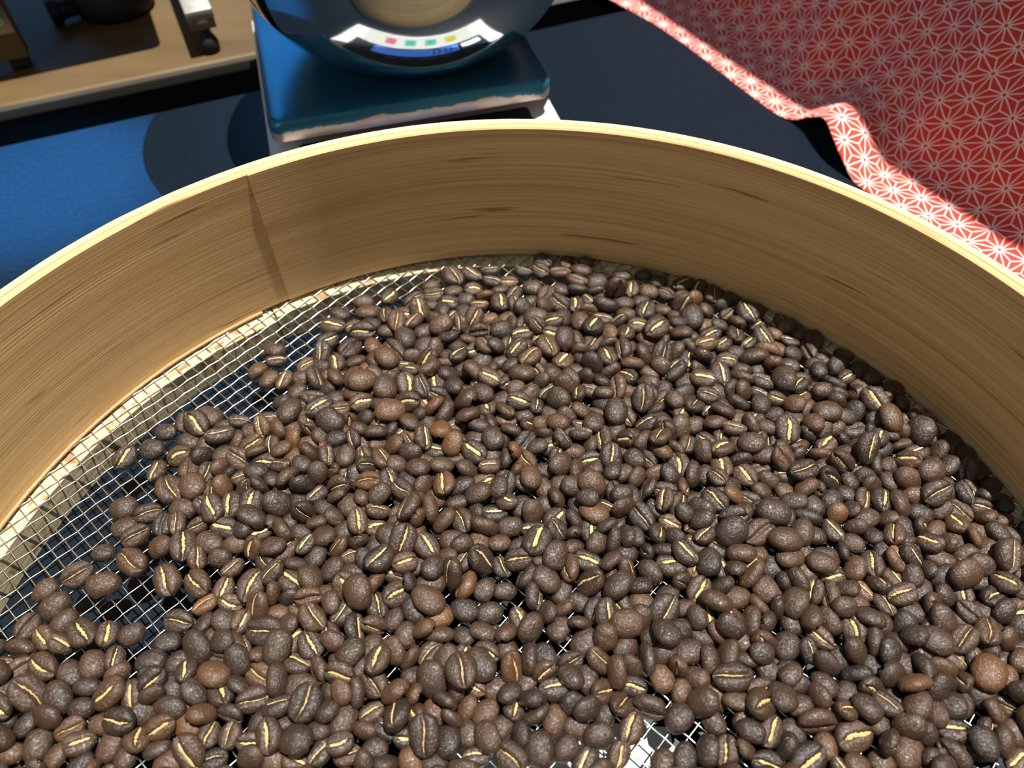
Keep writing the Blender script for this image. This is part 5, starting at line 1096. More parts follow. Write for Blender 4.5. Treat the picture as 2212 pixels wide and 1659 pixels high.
1809,279,820,19,-49,76,-35,1027,101,105, -1587,-457,437,23,-6,64,-72,1050,95,94, 1228,-523,503,47,69,-25,-46,1010,95,109, 1016,-557,419,86,44,-21,-3,1094,98,108,
927,-486,341,12,69,69,8,1097,103,94, 1813,183,342,53,-24,28,-75,1040,100,104, -609,-639,206,15,0,9,97,942,101,95, 744,-677,234,55,4,-10,-82,1000,99,105,
-1636,-414,819,75,46,7,-44,1023,93,106, -34,-766,624,40,-19,32,82,1097,93,98, 310,-609,229,92,-9,6,-35,963,100,107, -692,-450,346,15,-98,3,-4,1078,100,97,
1062,-511,249,36,-2,14,-91,1010,93,103, -1188,-802,342,3,-25,94,16,1070,96,94, -1479,-729,258,59,5,-10,-78,1092,97,109, 1792,-281,328,44,-24,19,-83,1005,99,103,
-1339,-574,354,18,-13,95,-15,936,95,109, 1201,-839,207,54,-1,5,-83,922,107,97, -1639,-839,314,12,60,77,10,1000,96,94, 90,-730,454,16,43,-1,-88,1071,99,109,
1181,-566,224,90,10,-2,-39,980,97,102, -1542,-694,376,25,-31,0,91,1101,105,102, -181,-495,213,64,5,8,75,980,105,95, 1660,-420,438,36,-48,-23,75,960,105,95,
578,-598,533,69,8,-60,-39,927,105,92, -669,-798,426,52,6,80,27,920,94,107, 1947,100,280,35,15,-7,-91,1029,105,110, 1851,-113,214,99,-1,-2,-7,907,105,102,
-1349,-838,418,35,66,-55,-36,1075,103,98, -1684,-440,249,98,11,3,5,1084,94,105, -1045,-593,409,39,85,-11,-31,967,98,93, -1776,-63,876,88,45,3,8,1059,97,99,
-1422,-397,237,76,8,5,62,1074,97,99, 1708,-127,825,5,-15,-12,-97,932,93,106, 1821,-426,793,86,15,44,16,1050,102,97, 797,-745,343,79,-38,4,-46,1004,97,97,
-1145,-676,643,0,6,-1,99,1100,97,107, 1026,-790,347,14,72,-66,-8,989,104,107, 433,-548,442,89,2,-41,-14,1076,96,99, 426,-626,294,56,3,23,79,1031,96,97,
410,-374,423,1,25,-36,-89,917,96,107, -1076,-726,374,5,50,-84,-16,1099,102,105, 1105,-442,548,29,54,57,-53,1097,100,93, 34,-739,763,66,-13,-54,-49,900,99,110,
-348,-731,258,92,-12,-7,33,1072,93,102, 375,-674,226,76,9,-5,-63,969,97,104, -48,-542,234,99,6,2,2,1098,102,95, 242,-558,323,9,75,62,12,993,99,98,
-1786,-251,298,95,18,-8,20,1068,93,107, 1724,-156,421,22,11,-95,-13,977,99,96, -1145,-431,571,45,29,-56,-62,945,97,93, 35,-784,629,38,-5,83,-38,1099,96,102,
1963,-13,308,63,23,-20,-70,1056,95,94, -857,-493,505,56,-65,37,33,1053,107,109, 1456,-535,411,26,-48,-69,46,1021,104,97, -1050,-323,414,91,-6,36,-15,1111,93,108,
218,-715,477,12,-77,45,41,1115,104,97, 653,-387,482,65,5,-56,-49,1078,96,102, -1659,-362,317,17,70,68,0,908,106,96, 1396,-481,489,20,51,-9,82,1010,97,109,
1314,-853,714,27,7,-15,94,983,101,108, 1647,-573,406,52,-20,-36,-73,1002,106,102, 94,-644,254,87,-8,7,-45,1088,95,107, 1422,-610,381,16,-98,2,-6,1065,106,109,
1588,-788,214,79,-7,-8,59,931,98,102, 619,-712,216,20,-4,9,-97,994,101,96, -1889,93,310,91,4,18,34,1109,99,106, -1125,-339,901,53,70,42,17,1083,101,104,
1753,-360,312,25,11,-26,-92,1015,104,101, 1158,-644,269,38,-6,13,90,1083,100,103, 1780,-204,234,28,-4,10,-94,1000,94,106, -816,-562,232,46,-3,10,-87,1049,94,99,
1615,-474,383,83,-33,30,-31,1051,98,109, -1508,-307,204,82,11,0,-55,864,103,97, -1410,-754,253,82,-15,6,52,930,105,103, -1040,-765,619,60,9,-8,-78,903,97,104,
849,-519,352,8,-77,62,-5,1064,104,98, 496,-395,652,91,3,-14,-36,1118,105,103, 359,-447,388,93,9,-32,3,1076,107,108, 723,-560,245,24,-5,9,-96,1116,95,100,
1760,-796,215,77,-9,4,-62,958,104,99, -1186,-372,497,5,53,28,79,1069,105,103, -1005,-757,368,10,-57,80,-7,1041,94,106, -1678,-308,388,86,-39,-9,29,1119,106,107,
-1248,-794,691,77,-1,15,60,1039,97,107, -1900,-37,236,57,-2,1,-81,1044,94,100, -1800,-513,254,94,9,2,30,1118,103,104, -678,-534,363,3,42,-88,-15,1104,101,101,
153,-845,225,85,-10,-3,50,943,100,107, -1888,-457,405,83,47,-9,-25,1055,105,108, -1429,-663,387,28,89,-32,-5,1017,106,100, 1688,-214,207,99,2,2,4,905,103,98,
796,-543,626,15,-73,-34,-56,1021,104,96, -451,-457,665,85,-13,-4,49,1000,106,101, 670,-455,243,19,0,-10,97,1045,100,105, 1561,-505,302,4,-47,86,-15,961,93,94,
-1212,-485,780,31,19,57,72,1103,99,103, 1275,-583,316,50,11,-36,-77,918,95,108, -1151,-513,322,4,47,-86,-15,944,104,103, -99,-846,216,81,-7,-8,55,929,96,103,
1941,237,373,22,13,51,81,941,101,110, -1233,-632,643,56,57,1,-59,1091,102,101, -570,-545,813,62,65,-6,40,1022,98,105, -145,-807,343,24,-31,78,-47,915,94,103,
1345,-460,384,11,91,-32,-20,1030,94,109, 1936,284,821,61,-2,-55,-55,1040,107,108, -1634,-698,217,27,0,-9,-95,1037,105,92, 1017,-449,360,3,-5,-97,-17,1053,94,106,
]
beans = []
rnd = random.Random(77)
for i in range(len(BEAN_DATA) // 10):
    x, y, z, qw, qx, qy, qz, L, wd, ht = BEAN_DATA[i * 10:i * 10 + 10]
    q = Quaternion((qw, qx, qy, qz)); q.normalize()
    tone = min(0.80, max(0.0, rnd.gauss(0.30, 0.19)))
    beans.append((Vector((x * 1e-4, y * 1e-4, z * 1e-5)), q, L * 1.055e-5, wd / 100 * 1.05, ht / 100, tone, rnd.randrange(NVAR), rnd.random()))

def px_of(p):
    d = p - CAM
    fw = d.dot(fwd)
    return 1106 + F_PX * d.dot(cx) / fw, 829.5 - F_PX * d.dot(cy) / fw

def bean_label(p, q, L, tone, chaffy):
    x, y = px_of(p)
    face = q @ Vector((0, 0, -1))
    vis = face.dot((CAM - p).normalized())
    if vis > 0.45:
        look = 'golden crease up' if chaffy else 'bare dark crease up'
    elif vis > -0.25:
        look = 'tipped on edge'
    else:
        look = 'round back up'
    ax = q @ Vector((L / 2, 0, 0))
    x0, y0 = px_of(p - ax); x1, y1 = px_of(p + ax)
    an = math.degrees(math.atan2(y0 - y1, x1 - x0)) % 180
    if math.hypot(x1 - x0, y1 - y0) < 32: way = 'seen end-on'
    elif an < 22 or an > 158: way = 'lying level'
    elif an < 68: way = 'leaning right'
    elif an < 112: way = 'pointing upwards'
    else: way = 'leaning left'
    size = 'small ' if L < 0.0094 else ('big ' if L > 0.0114 else '')
    col_ = 'blackish' if tone < 0.17 else ('reddish' if tone > 0.47 else 'brown')
    if x < 330 and y < 1330:
        pl = 'loose on bare mesh'
    elif x < 520 and y < 1450:
        pl = 'bordering bare mesh'
    elif 1330 < x < 1560 and y > 1420:
        pl = 'beside front gap'
    else:
        row = 'front row' if y > 1560 else 'front' if y > 1400 else 'mid-front' if y > 1200 else 'middle' if y > 1000 else 'back'
        cl_ = 'far left' if x < 400 else 'left' if x < 720 else 'centre-left' if x < 1000 else 'centre' if x < 1280 else 'centre-right' if x < 1600 else 'right' if x < 1900 else 'far right'
        pl = row + ' ' + cl_
    return '%s%s coffee bean, %s, %s, %s' % (size, col_, look, way, pl)

NIND = 300
for i, (p, q, L, wd, ht, tone, var, rr) in enumerate(beans[:NIND]):
    o = bpy.data.objects.new('coffee_bean', BEAN_ME[var])
    COL.objects.link(o)
    o.location = p
    o.rotation_mode = 'QUATERNION'
    o.rotation_quaternion = q
    o.scale = (L, L * wd, L * ht)
    o.color = (tone, tone, tone, 1)
    chaffy = rr > 0.06
    tag(o, bean_label(p, q, L, tone, chaffy), 'coffee bean', 'roasted coffee beans in the sieve')
    if chaffy:
        c = bpy.data.objects.new('chaff_strip', CHAFF_ME[var])
        COL.objects.link(c)
        c.parent = o
        c['label'] = 'golden chaff in the crease'

# tell look-alikes apart by their order from left to right
from collections import defaultdict
same = defaultdict(list)
for o in COL.objects:
    if o.name.startswith('coffee_bean') and o.parent is None and 'label' in o.keys():
        same[o['label']].append(o)
ORD = ['leftmost', 'second', 'third', 'fourth', 'fifth', 'sixth', 'seventh', 'eighth', 'ninth', 'tenth']
for lab, obs in same.items():
    n_ = len(obs)
    if n_ < 2 or n_ > 10:
        continue
    obs.sort(key=lambda o: px_of(o.location)[0])
    for k, o in enumerate(obs):
        w_ = 'leftmost one' if k == 0 else 'rightmost one' if k == n_ - 1 else ORD[k] + ' from left'
        o['label'] = '%s, %s' % (lab, w_)

# all further beans: one mesh
V, Fc, MI, TN = [], [], [], []
for (p, q, L, wd, ht, tone, var, rr) in beans[NIND:]:
    bv, bf, cv, cf = SHAPES[var]
    mt = Matrix.Translation(p) @ q.to_matrix().to_4x4() @ Matrix.Diagonal((L, L * wd, L * ht, 1))
    def put(vs, fs, mi):
        base = len(V)
        for v in vs:
            V.append((mt @ Vector(v))[:])
            TN.append(tone)
        for f in fs:
            Fc.append([base + k for k in f]); MI.append(mi)
    put(bv, bf, 0)
    if rr > 0.06:
        put(cv, cf, 1)
me = mesh('coffee_bean_pile', V, Fc)
me.materials.append(M['bean']); me.materials.append(M['chaff'])
me.polygons.foreach_set('material_index', MI)
me.polygons.foreach_set('use_smooth', [m == 0 for m in MI])
att = me.attributes.new('tone', 'FLOAT', 'POINT')
att.data.foreach_set('value', TN)
bm = bmesh.new(); bm.from_mesh(me)
bmesh.ops.recalc_face_normals(bm, faces=bm.faces[:])
bm.to_mesh(me); bm.free()
pile = add_obj('coffee_bean_pile', me)
pile.color = (0, 0, 0, 1)
tag(pile, 'the many smaller-looking roasted coffee beans filling the rest of the sieve', 'coffee beans', None, 'stuff')

# ------------------------------------------------------------------ kitchen scale
SR = math.radians(14.77)
SO = Vector((-0.1222, 0.2693, TZ))
scl = empty('kitchen_scale', SO, SR)
tag(scl, 'white digital kitchen scale with blue filmed steel platform, behind the sieve', 'scale')
PW, PD = 0.154, 0.150
PT = 0.0300 - TZ                         # platform top above the table
# local axes: x along the front edge, y away from the camera, z up
def sc_part(name, me, mat, z=0.0, parent=None, x=0.0, y=0.0):
    o = add_obj(name, me, mat, parent if parent else scl)
    o.location = (x, y, z)
    return o
BX0, BX1, BY0, BY1 = -0.004, PW + 0.004, -0.060, PD + 0.012
def body_z(y):
    return 0.0245 if y > -0.004 else 0.0245 + (y + 0.004) * 0.19
bm = bmesh.new()
yz = [(BY0, 0.004), (BY0, body_z(BY0)), (-0.004, 0.0245), (BY1, 0.0245), (BY1, 0.004)]
lv = [bm.verts.new((BX0, y, z)) for y, z in yz]
rv = [bm.verts.new((BX1, y, z)) for y, z in yz]
bm.faces.new(lv); bm.faces.new(list(reversed(rv)))
for k in range(5):
    k2 = (k + 1) % 5
    bm.faces.new((lv[k], rv[k], rv[k2], lv[k2]))
bmesh.ops.recalc_face_normals(bm, faces=bm.faces[:])
bmesh.ops.bevel(bm, geom=bm.edges[:], offset=0.0022, segments=3, profile=0.5, affect='EDGES')
me = bpy.data.meshes.new('body'); bm.to_mesh(me); bm.free()
smooth(me); me.set_sharp_from_angle(angle=math.radians(40))
sc_part('body', me, M['white_plastic'])
for fx in (0.012, PW - 0.012):
    for fy_ in (-0.045, PD - 0.005):
        f = lathe('foot', [(0.0, 0.0), (0.006, 0.0), (0.006, 0.0045), (0.0, 0.0045)], 20)
        sc_part('foot', f, M['rubber'], 0.0, None, fx, fy_)
# platform tray with folded skirt
tr = []
for d, z in ((-0.0004, -0.0115), (0.0, -0.0110), (0.0002, -0.0040), (-0.0004, -0.0018), (-0.0016, -0.0004), (-0.0034, 0.0), (-0.010, 0.0)):
    tr.append([(x, y, z) for x, y in round_rect(-d, -d, PW + d, PD + d, 0.007 + d * 0.5, 6)])
sc_part('platform', loft('platform', tr, cap0=True), M['film'], PT)
col_ = lathe('load_post', [(0.0, 0.0), (0.03, 0.0), (0.03, PT - 0.0115 - 0.0240), (0.0, PT - 0.0115 - 0.0240)], 32)
sc_part('load_post', col_, M['rubber'], 0.0242, None, PW / 2, PD / 2)

# control panel: black display plate near the platform, white key sheet towards the front
pn = empty('control_panel'); pn.parent = scl
tilt = math.atan(0.19)
pn.location = (0, -0.004, 0.0245)
pn.rotation_euler = (tilt, 0, 0)
def pp(name, me, mat, z=0.0):
    o = add_obj(name, me, mat, pn); o.location = (0, 0, z); return o
def plate(name, x0, y0, x1, y1, z0, z1, r):
    return loft(name, [[(x, y, z0) for x, y in round_rect(x0, y0, x1, y1, r, 4)], [(x, y, z1) for x, y in round_rect(x0, y0, x1, y1, r, 4)]])
M['panel_black'] = plain('panel_black', (0.010, 0.012, 0.018), 0.22, 0, 0.5, 0.1, 50)
pp('display_plate', plate('display_plate', 0.012, -0.0290, PW - 0.012, 0.0120, 0.0, 0.0008, 0.003), M['panel_black'])
M['key_sheet'] = plain('key_sheet', (0.42, 0.44, 0.42), 0.5, 0, 0.4, 0.03, 50)
pp('key_sheet', plate('key_sheet', 0.018, -0.0530, PW - 0.018, -0.0305, 0.0, 0.0007, 0.001), M['key_sheet'])
m, nt, b = base_mat('lcd_blue', (0.05, 0.16, 0.65), 0.3)
n = noise_tex(nt, coords(nt), 90, 2)
r = ramp(nt, [(0.3, (0.06, 0.22, 0.85)), (0.7, (0.09, 0.28, 0.95))])
nt.links.new(n.outputs['Fac'], r.inputs['Fac'])
nt.links.new(r.outputs['Color'], b.inputs['Emission Color'])
b.inputs['Emission Strength'].default_value = 0.55
M['lcd'] = m
lcd = pp('display_screen', plate('display_screen', 0.036, -0.0265, 0.116, -0.0120, 0.0008, 0.0011, 0.0006), M['lcd'])
M['ink'] = plain('dark_ink', (0.01, 0.012, 0.03), 0.5, 0, 0.3, 0.1, 60)
M['faint'] = plain('faint_print', (0.16, 0.17, 0.21), 0.5, 0, 0.3, 0.1, 60)
def strokes(name, rects, z0, z1, mat, parent):
    V, Fc = [], []
    for (x0, y0, x1, y1) in rects:
        k = len(V)
        V += [(x0, y0, z0), (x1, y0, z0), (x1, y1, z0), (x0, y1, z0), (x0, y0, z1), (x1, y0, z1), (x1, y1, z1), (x0, y1, z1)]
        Fc += [(k, k + 3, k + 2, k + 1), (k + 4, k + 5, k + 6, k + 7), (k, k + 1, k + 5, k + 4), (k + 1, k + 2, k + 6, k + 5), (k + 2, k + 3, k + 7, k + 6), (k + 3, k, k + 4, k + 7)]
    return add_obj(name, mesh(name, V, Fc), mat, parent)
dig = []
for dx in (0.0925, 0.1030):                        # two seven-segment zeros
    dig += [(dx, -0.0250, dx + 0.0012, -0.0138), (dx + 0.0052, -0.0250, dx + 0.0064, -0.0138), (dx + 0.0012, -0.0250, dx + 0.0052, -0.0241), (dx + 0.0012, -0.0147, dx + 0.0052, -0.0138)]
strokes('display_digits', dig, 0.0, 0.00012, M['ink'], lcd).location = (0, 0, 0.0011)
txt = []
rt = random.Random(5)
xx = 0.052
while xx < 0.112:
    w_ = rt.uniform(0.0006, 0.0016)
    if rt.random() > 0.14:
        txt.append((xx, -0.0088, xx + w_, -0.0066))
    xx += w_ + 0.0009
o = strokes('plate_print', txt, 0, 0.0001, M['faint'], pn); o.location = (0, 0, 0.0008)
M['sticker'] = plain('pale_sticker', (0.60, 0.66, 0.76), 0.5, 0, 0.3, 0.1, 120)
st = pp('sticker', plate('sticker', 0.119, -0.0245, 0.1385, -0.0140, 0.0008, 0.0010, 0.001), M['sticker'])
st['label'] = 'pale blue-grey sticker beside the display'
strokes('sticker_print', [(0.122, -0.0205, 0.136, -0.0190), (0.1235, -0.0178, 0.134, -0.0168)], 0, 0.0001, M['faint'], st).location = (0, 0, 0.0010)
def ring_pts(r0, r1, n=20):
    V, Fc = [], []
    for i in range(n):
        a = 2 * math.pi * i / n
        V += [(r0 * math.cos(a), r0 * math.sin(a), 0.0001), (r1 * math.cos(a), r1 * math.sin(a), 0.0001)]
    for i in range(n):
        j = (i + 1) % n
        Fc.append((2 * i, 2 * i + 1, 2 * j + 1, 2 * j))
    return V, Fc
btn = [('pink', (0.42, 0.10, 0.19), 0.0475), ('teal', (0.045, 0.30, 0.24), 0.0690), ('teal', (0.045, 0.30, 0.24), 0.0905), ('yellow', (0.38, 0.33, 0.035), 0.1120)]
for i, (cn, cc, bx) in enumerate(btn):
    key = cn + '_key'
    if key not in M:
        M[key] = plain(key, cc, 0.45, 0, 0.4, 0.04, 60)
    bt = pp('button', plate('button', bx - 0.0060, -0.0480, bx + 0.0060, -0.0362, 0.0007, 0.0013, 0.0012), M[key])
    bt['label'] = cn + ' push button'
    mk = 'ink_' + cn
    if mk not in M:
        M[mk] = plain(mk, tuple(c * 0.42 for c in cc), 0.5, 0, 0.3, 0.05, 60)
    # symbol and a small line of characters, mirrored front to back as they sit on the key
    if i in (0, 1):
        V, Fc = ring_pts(0.0018, 0.0025)
        V = [(x + bx, y - 0.0440, z) for x, y, z in V]
        if i == 0:
            k = len(V)
            V += [(bx - .0003, -0.0466, 0.0001), (bx + .0003, -0.0466, 0.0001), (bx + .0003, -0.0414, 0.0001), (bx - .0003, -0.0414, 0.0001)]
            Fc.append((k, k + 1, k + 2, k + 3))
    elif i == 2:
        V = [(bx - .0026, -0.0424, .0001), (bx + .0026, -0.0424, .0001), (bx, -0.0462, .0001)]
        Fc = [(0, 2, 1)]
    else:
        V, Fc = [], []
        for q in range(5):
            k = len(V)
            V += [(bx - .0035 + q * .0015, -0.0448, .0001), (bx - .0026 + q * .0015, -0.0448, .0001), (bx - .0026 + q * .0015, -0.0436, .0001), (bx - .0035 + q * .0015, -0.0436, .0001)]
            Fc.append((k, k + 1, k + 2, k + 3))
    for q in range(3 if i < 3 else 2):
        k = len(V)
        wq = 0.0016 if i < 3 else 0.0028
        x0 = bx - .0031 + q * (.0023 if i < 3 else .0036)
        V += [(x0, -0.0395, .0001), (x0 + wq, -0.0395, .0001), (x0 + wq, -0.0378, .0001), (x0, -0.0378, .0001)]
        Fc.append((k, k + 1, k + 2, k + 3))
    s_ = add_obj('button_print', mesh('button_print', V, Fc), M[mk], bt)
    s_.location = (0, 0, 0.0013)

# ------------------------------------------------------------------ steel bowl on the platform
lc = Vector((PW / 2 + 0.014, PD / 2 - 0.007, 0))
bc = Matrix.Rotation(SR, 3, 'Z') @ lc
bwl = empty('mixing_bowl', (SO.x + bc.x, SO.y + bc.y, TZ + PT))
tag(bwl, 'polished stainless steel mixing bowl standing on the scale platform', 'bowl')
prof_o = [(0.0, 0.0006), (0.036, 0.0004), (0.043, 0.0010), (0.053, 0.0046), (0.066, 0.0120), (0.077, 0.0225), (0.086, 0.036), (0.0915, 0.051), (0.0940, 0.065), (0.0950, 0.078)]
def spline(pr, n=48):
    out = []
    m = len(pr)
    for k in range(m - 1):
        p0 = pr[max(k - 1, 0)]; p1 = pr[k]; p2 = pr[k + 1]; p3 = pr[min(k + 2, m - 1)]
        for i in range(6):
            t = i / 6
            f_ = lambda a, b, c, d: 0.5 * ((2 * b) + (-a + c) * t + (2 * a - 5 * b + 4 * c - d) * t * t + (-a + 3 * b - 3 * c + d) * t ** 3)
            out.append((max(0.0, f_(p0[0], p1[0], p2[0], p3[0])), f_(p0[1], p1[1], p2[1], p3[1])))
    out.append(pr[-1])
    return out
po = spline(prof_o)
pi_ = [(max(0.0, r - 0.0009), z + 0.0009) for r, z in po]
shell = po + list(reversed(pi_))
add_obj('bowl_shell', lathe('bowl_shell', shell, 160, angle=80), M['bowl'], bwl)
rim = [(0.095 + 0.0016 + 0.0018 * math.cos(t * math.pi / 5), 0.0786 + 0.0018 * math.sin(t * math.pi / 5)) for t in range(10)]
add_obj('rolled_rim', lathe('rolled_rim', rim, 160, closed=True, angle=80), M['bowl'], bwl)

# ------------------------------------------------------------------ red patterned cloth
def asanoha():
    m, nt, b = base_mat('red_asanoha_cotton', (0.5, 0.04, 0.02), 0.8, 0, 0.2)
    LATT = 0.0146
    tc = nn(nt, 'ShaderNodeTexCoord')
    mp = nn(nt, 'ShaderNodeMapping')
    mp.inputs['Rotation'].default_value = (0, 0, math.radians(CLOTH_ROT))
    mp.inputs['Scale'].default_value = (1 / LATT,) * 3
    nt.links.new(tc.outputs['UV'], mp.inputs['Vector'])
    sp_ = nn(nt, 'ShaderNodeSeparateXYZ')
    nt.links.new(mp.outputs['Vector'], sp_.inputs[0])
    def mth(op, a, b2=None, c=None):
        nd = nn(nt, 'ShaderNodeMath', operation=op)
        for i, v in enumerate((a, b2, c)):
            if v is None: continue
            if isinstance(v, (int, float)): nd.inputs[i].default_value = v
            else: nt.links.new(v, nd.inputs[i])
        return nd.outputs[0]
    X, Y = sp_.outputs['X'], sp_.outputs['Y']
    s3 = math.sqrt(3)
    u = mth('MULTIPLY_ADD', Y, -1 / s3, X)
    v = mth('MULTIPLY', Y, 2 / s3)
    fu, fv = mth('FRACT', u), mth('FRACT', v)
    sm_ = mth('ADD', fu, fv)
    hi = mth('GREATER_THAN', sm_, 1.0)
    lo_ = mth('SUBTRACT', 1.0, hi)
    def sel(a_lo, a_hi):
        return mth('ADD', mth('MULTIPLY', a_lo, lo_), mth('MULTIPLY', a_hi, hi))
    A = sel(fu, mth('SUBTRACT', 1.0, fu))
    B = sel(fv, mth('SUBTRACT', 1.0, fv))
    C_ = sel(mth('SUBTRACT', 1.0, sm_), mth('SUBTRACT', sm_, 1.0))
    mn = mth('MINIMUM', mth('MINIMUM', A, B), C_)
    mxx = mth('MAXIMUM', mth('MAXIMUM', A, B), C_)
    md = mth('SUBTRACT', mth('SUBTRACT', 1.0, mn), mxx)
    d1 = mth('MULTIPLY', mn, s3 / 2)                       # distance to lattice edges
    d2 = mth('MULTIPLY', mth('SUBTRACT', md, mn), 0.5)     # distance to medians
    d = mth('MINIMUM', d1, d2)
    wn = noise_tex(nt, mp.outputs['Vector'], 14, 3)
    wd_ = mth('MULTIPLY_ADD', wn.outputs['Fac'], 0.020, 0.013)
    line = mth('LESS_THAN', d, wd_)
    dot = mth('LESS_THAN', mxx, 0.925)
    fac = mth('MULTIPLY', line, dot)
    mix = nn(nt, 'ShaderNodeMix', data_type='RGBA')
    nt.links.new(fac, mix.inputs['Factor'])
    n2 = noise_tex(nt, mp.outputs['Vector'], 30, 4)
    r = ramp(nt, [(0.3, (0.50, 0.035, 0.022)), (0.7, (0.60, 0.050, 0.032))])
    nt.links.new(n2.outputs['Fac'], r.inputs['Fac'])
    nt.links.new(r.outputs['Color'], mix.inputs['A'])
    mix.inputs['B'].default_value = (0.80, 0.62, 0.56, 1)
    nt.links.new(mix.outputs['Result'], b.inputs['Base Color'])
    wv = nn(nt, 'ShaderNodeTexWave')
    wv.inputs['Scale'].default_value = 9
    nt.links.new(mp.outputs['Vector'], wv.inputs['Vector'])
    ht_ = mth('MULTIPLY_ADD', fac, 0.5, mth('MULTIPLY', wv.outputs['Fac'], 0.25))
    bump(nt, b, ht_, 0.25, 0.0003)
    b.inputs['Sheen Weight'].default_value = 0.12
    return m
CLOTH_ROT = -20.0
M['cloth'] = asanoha()
def unproject(px, py, z):
    d = fwd * F_PX + cx * (px - 1106) - cy * (py - 829.5)
    return CAM + d * ((z - CAM.z) / d.z)
TZc = TZ + 0.0006
edge_px = [(1190, -80, TZc), (1320, 0, TZc), (1410, 50, TZc), (1500, 112, TZc), (1600, 190, TZc), (1672, 243, TZc), (1712, 258, TZc + .0015), (1748, 253, TZc + .009), (1780, 256, TZc + .016), (1800, 298, TZc + .013), (1822, 350, TZc + .006), (1848, 396, TZc), (1895, 432, TZc)]
E3 = [unproject(*e) for e in edge_px] + [Vector((0.228, 0.205, TZc)), Vector((0.246, 0.15, TZc)), Vector((0.262, 0.085, TZc)), Vector((0.275, 0.0, TZc))]
def cr3(P, k, t):
    p0 = P[max(k - 1, 0)]; p1 = P[k]; p2 = P[k + 1]; p3 = P[min(k + 2, len(P) - 1)]
    return 0.5 * ((2 * p1) + (p2 - p0) * t + (2 * p0 - 5 * p1 + 4 * p2 - p3) * t * t + (3 * p1 - p0 - 3 * p2 + p3) * t ** 3)
edge = []
for k in range(len(E3) - 1):
    for i in range(8):
        edge.append(cr3(E3, k, i / 8))
edge.append(E3[-1])
cn_ = Vector((0.80, 0.60, 0)).normalized()
ct_ = Vector((0.60, -0.80, 0)).normalized()
T_N = 64
prof = []                                 # (horizontal, height, arc length)
h = z = s = 0.0
DT = 0.0034
for i in range(T_N):
    prof.append((h, z, s))
    t = s
    if t < 0.024: slope = 3
    elif t < 0.055: slope = 3 + (t - 0.024) / 0.031 * 59
    elif t < 0.15: slope = 62
    else: slope = max(3, 62 - (t - 0.15) / 0.03 * 59)
    sl = math.radians(slope)
    h += DT * math.cos(sl); z += DT * math.sin(sl); s += DT
V, Fc, UVp = [], [], []
u0 = edge[0].dot(ct_)
for i, e in enumerate(edge):
    lift = e.z - TZc
    su = e.dot(ct_)
    for j, (h, z, s) in enumerate(prof):
        zz = TZc + z + lift * math.exp(-(s / 0.05) ** 2) * (1 + 0.3 * math.sin(min(s, .05) * 40))
        hh = h
        # gentle folds on the slope
        fold = 0.0035 * math.sin(su * 62 + s * 9) * min(1, s / 0.04) + 0.002 * math.sin(su * 130 + 1.3) * min(1, s / 0.03)
        p = Vector((e.x, e.y, 0)) + cn_ * (hh - fold)
        jag = 0.0004 * noise.noise(Vector((i * 1.7, 3, 0))) if j == 0 else 0
        V.append((p.x + jag, p.y + jag, max(zz, TZc)))
        UVp.append((su, e.dot(cn_) + s))
nP = len(prof)
for i in range(len(edge) - 1):
    for j in range(nP - 1):
        Fc.append((i * nP + j, i * nP + j + 1, (i + 1) * nP + j + 1, (i + 1) * nP + j))
me = mesh('patterned_cloth', V, Fc)
uvl = me.uv_layers.new(name='UVMap')
fl = []
for p in me.polygons:
    for vi in p.vertices:
        fl += list(UVp[vi])
uvl.data.foreach_set('uv', fl)
smooth(me)
cl = add_obj('patterned_cloth', me, M['cloth'])
md_ = cl.modifiers.new('thickness', 'SOLIDIFY'); md_.thickness = 0.0005; md_.offset = 1
tag(cl, 'red cotton cloth with white hemp-leaf star pattern draped at the right', 'cloth')

# ------------------------------------------------------------------ things on the wooden desk
DA = math.radians(23.5)
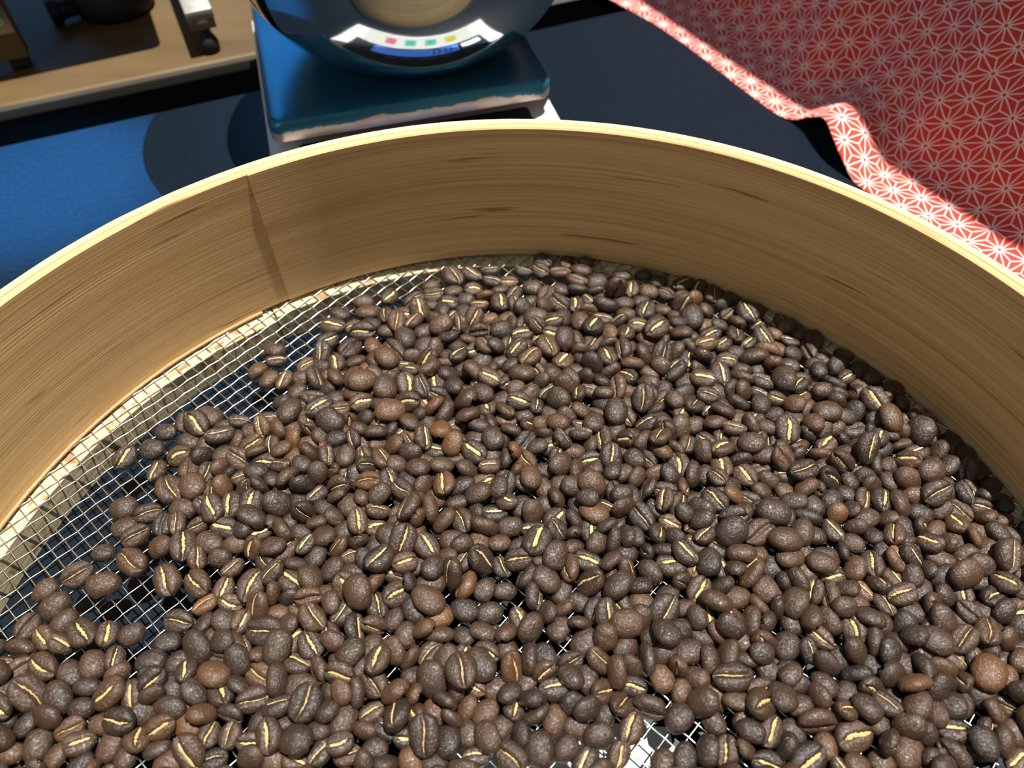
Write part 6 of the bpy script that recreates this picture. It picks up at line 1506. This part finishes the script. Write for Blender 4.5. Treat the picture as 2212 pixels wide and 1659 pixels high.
# wooden box with hinge strip
bxp = Vector((-0.3168, 0.4118, TZ))
bx_ = empty('wooden_box', bxp, DA)
tag(bx_, 'brown wooden box front with a screwed steel hinge strip, far left on desk', 'box')
add_obj('front_board', bevel_box('front_board', (-0.16, 0.0, 0.008), (0.0, 0.014, 0.13), 0.0015), M['box_wood'], bx_)
for fx in (-0.15, -0.014):
    add_obj('foot', bevel_box('foot', (fx, 0.002, 0.0), (fx + 0.012, 0.012, 0.009), 0.001), M['rubber'], bx_)
hg = add_obj('hinge_strip', bevel_box('hinge_strip', (-0.0125, -0.0016, 0.026), (-0.0005, 0.0, 0.125), 0.0004), M['steel_dark'], bx_)
for zz in (0.034, 0.058, 0.084, 0.110):
    sc_ = lathe('screw', [(0.0, 0.0014), (0.0016, 0.0012), (0.0026, 0.0006), (0.003, 0.0), (0.0, 0.0)], 16)
    so_ = add_obj('screw', sc_, M['aluminium'], hg)
    so_.rotation_euler = (math.pi / 2, 0, 0)
    so_.location = (-0.0065, -0.0016, zz)
# aluminium stand bar on a black rubber foot
ft = Vector((-0.2026, 0.4310, TZ))
sd = empty('machine_stand', ft, DA)
tag(sd, 'silver metal stand bar with a black rubber foot on the desk', 'stand')
add_obj('rubber_foot', lathe('rubber_foot', [(0.0, 0.0), (0.0055, 0.0), (0.0068, 0.002), (0.0068, 0.007), (0.0055, 0.010), (0.003, 0.013), (0.0026, 0.017), (0.0, 0.017)], 28), M['rubber'], sd)
M['bar_under'] = plain('bar_under', (0.17, 0.12, 0.06), 0.5, 0, 0.3, 0.1, 40)
add_obj('support_strip', bevel_box('support_strip', (-0.0085, -0.004, 0.0165), (0.0085, 0.20, 0.0235), 0.0006), M['bar_under'], sd)
add_obj('metal_bar', bevel_box('metal_bar', (-0.009, -0.005, 0.0235), (0.009, 0.20, 0.0300), 0.0008), M['aluminium'], sd)
add_obj('shade_box', bevel_box('shade_box', (-0.104, 0.020, 0.100), (-0.010, 0.20, 0.36), 0.006), M['rubber'], sd)  # unseen dark box added above the desk to cast shade on it
add_obj('upright_post', bevel_box('upright_post', (-0.006, 0.13, 0.030), (0.006, 0.19, 0.20), 0.001), M['aluminium'], sd)
# black round knob-like device
kb = Vector((-0.286, 0.494, TZ))
kd = empty('black_device', kb, DA)
kd.scale = (0.8, 0.8, 0.8)
tag(kd, 'black rounded device with a side plug on the desk, top left', 'device')
add_obj('device_dome', lathe('device_dome', [(0.0, 0.034), (0.012, 0.0335), (0.024, 0.030), (0.032, 0.023), (0.0355, 0.013), (0.034, 0.004), (0.031, 0.0), (0.0, 0.0)], 48, angle=80), M['rubber'], kd)
pl = lathe('side_plug', [(0.0, 0.0), (0.007, 0.0), (0.008, 0.002), (0.008, 0.016), (0.011, 0.018), (0.011, 0.026), (0.0, 0.027)], 24)
po_ = add_obj('side_plug', pl, M['rubber'], kd)
po_.rotation_euler = (0, -math.pi / 2, math.radians(8)); po_.location = (-0.030, -0.006, 0.012)
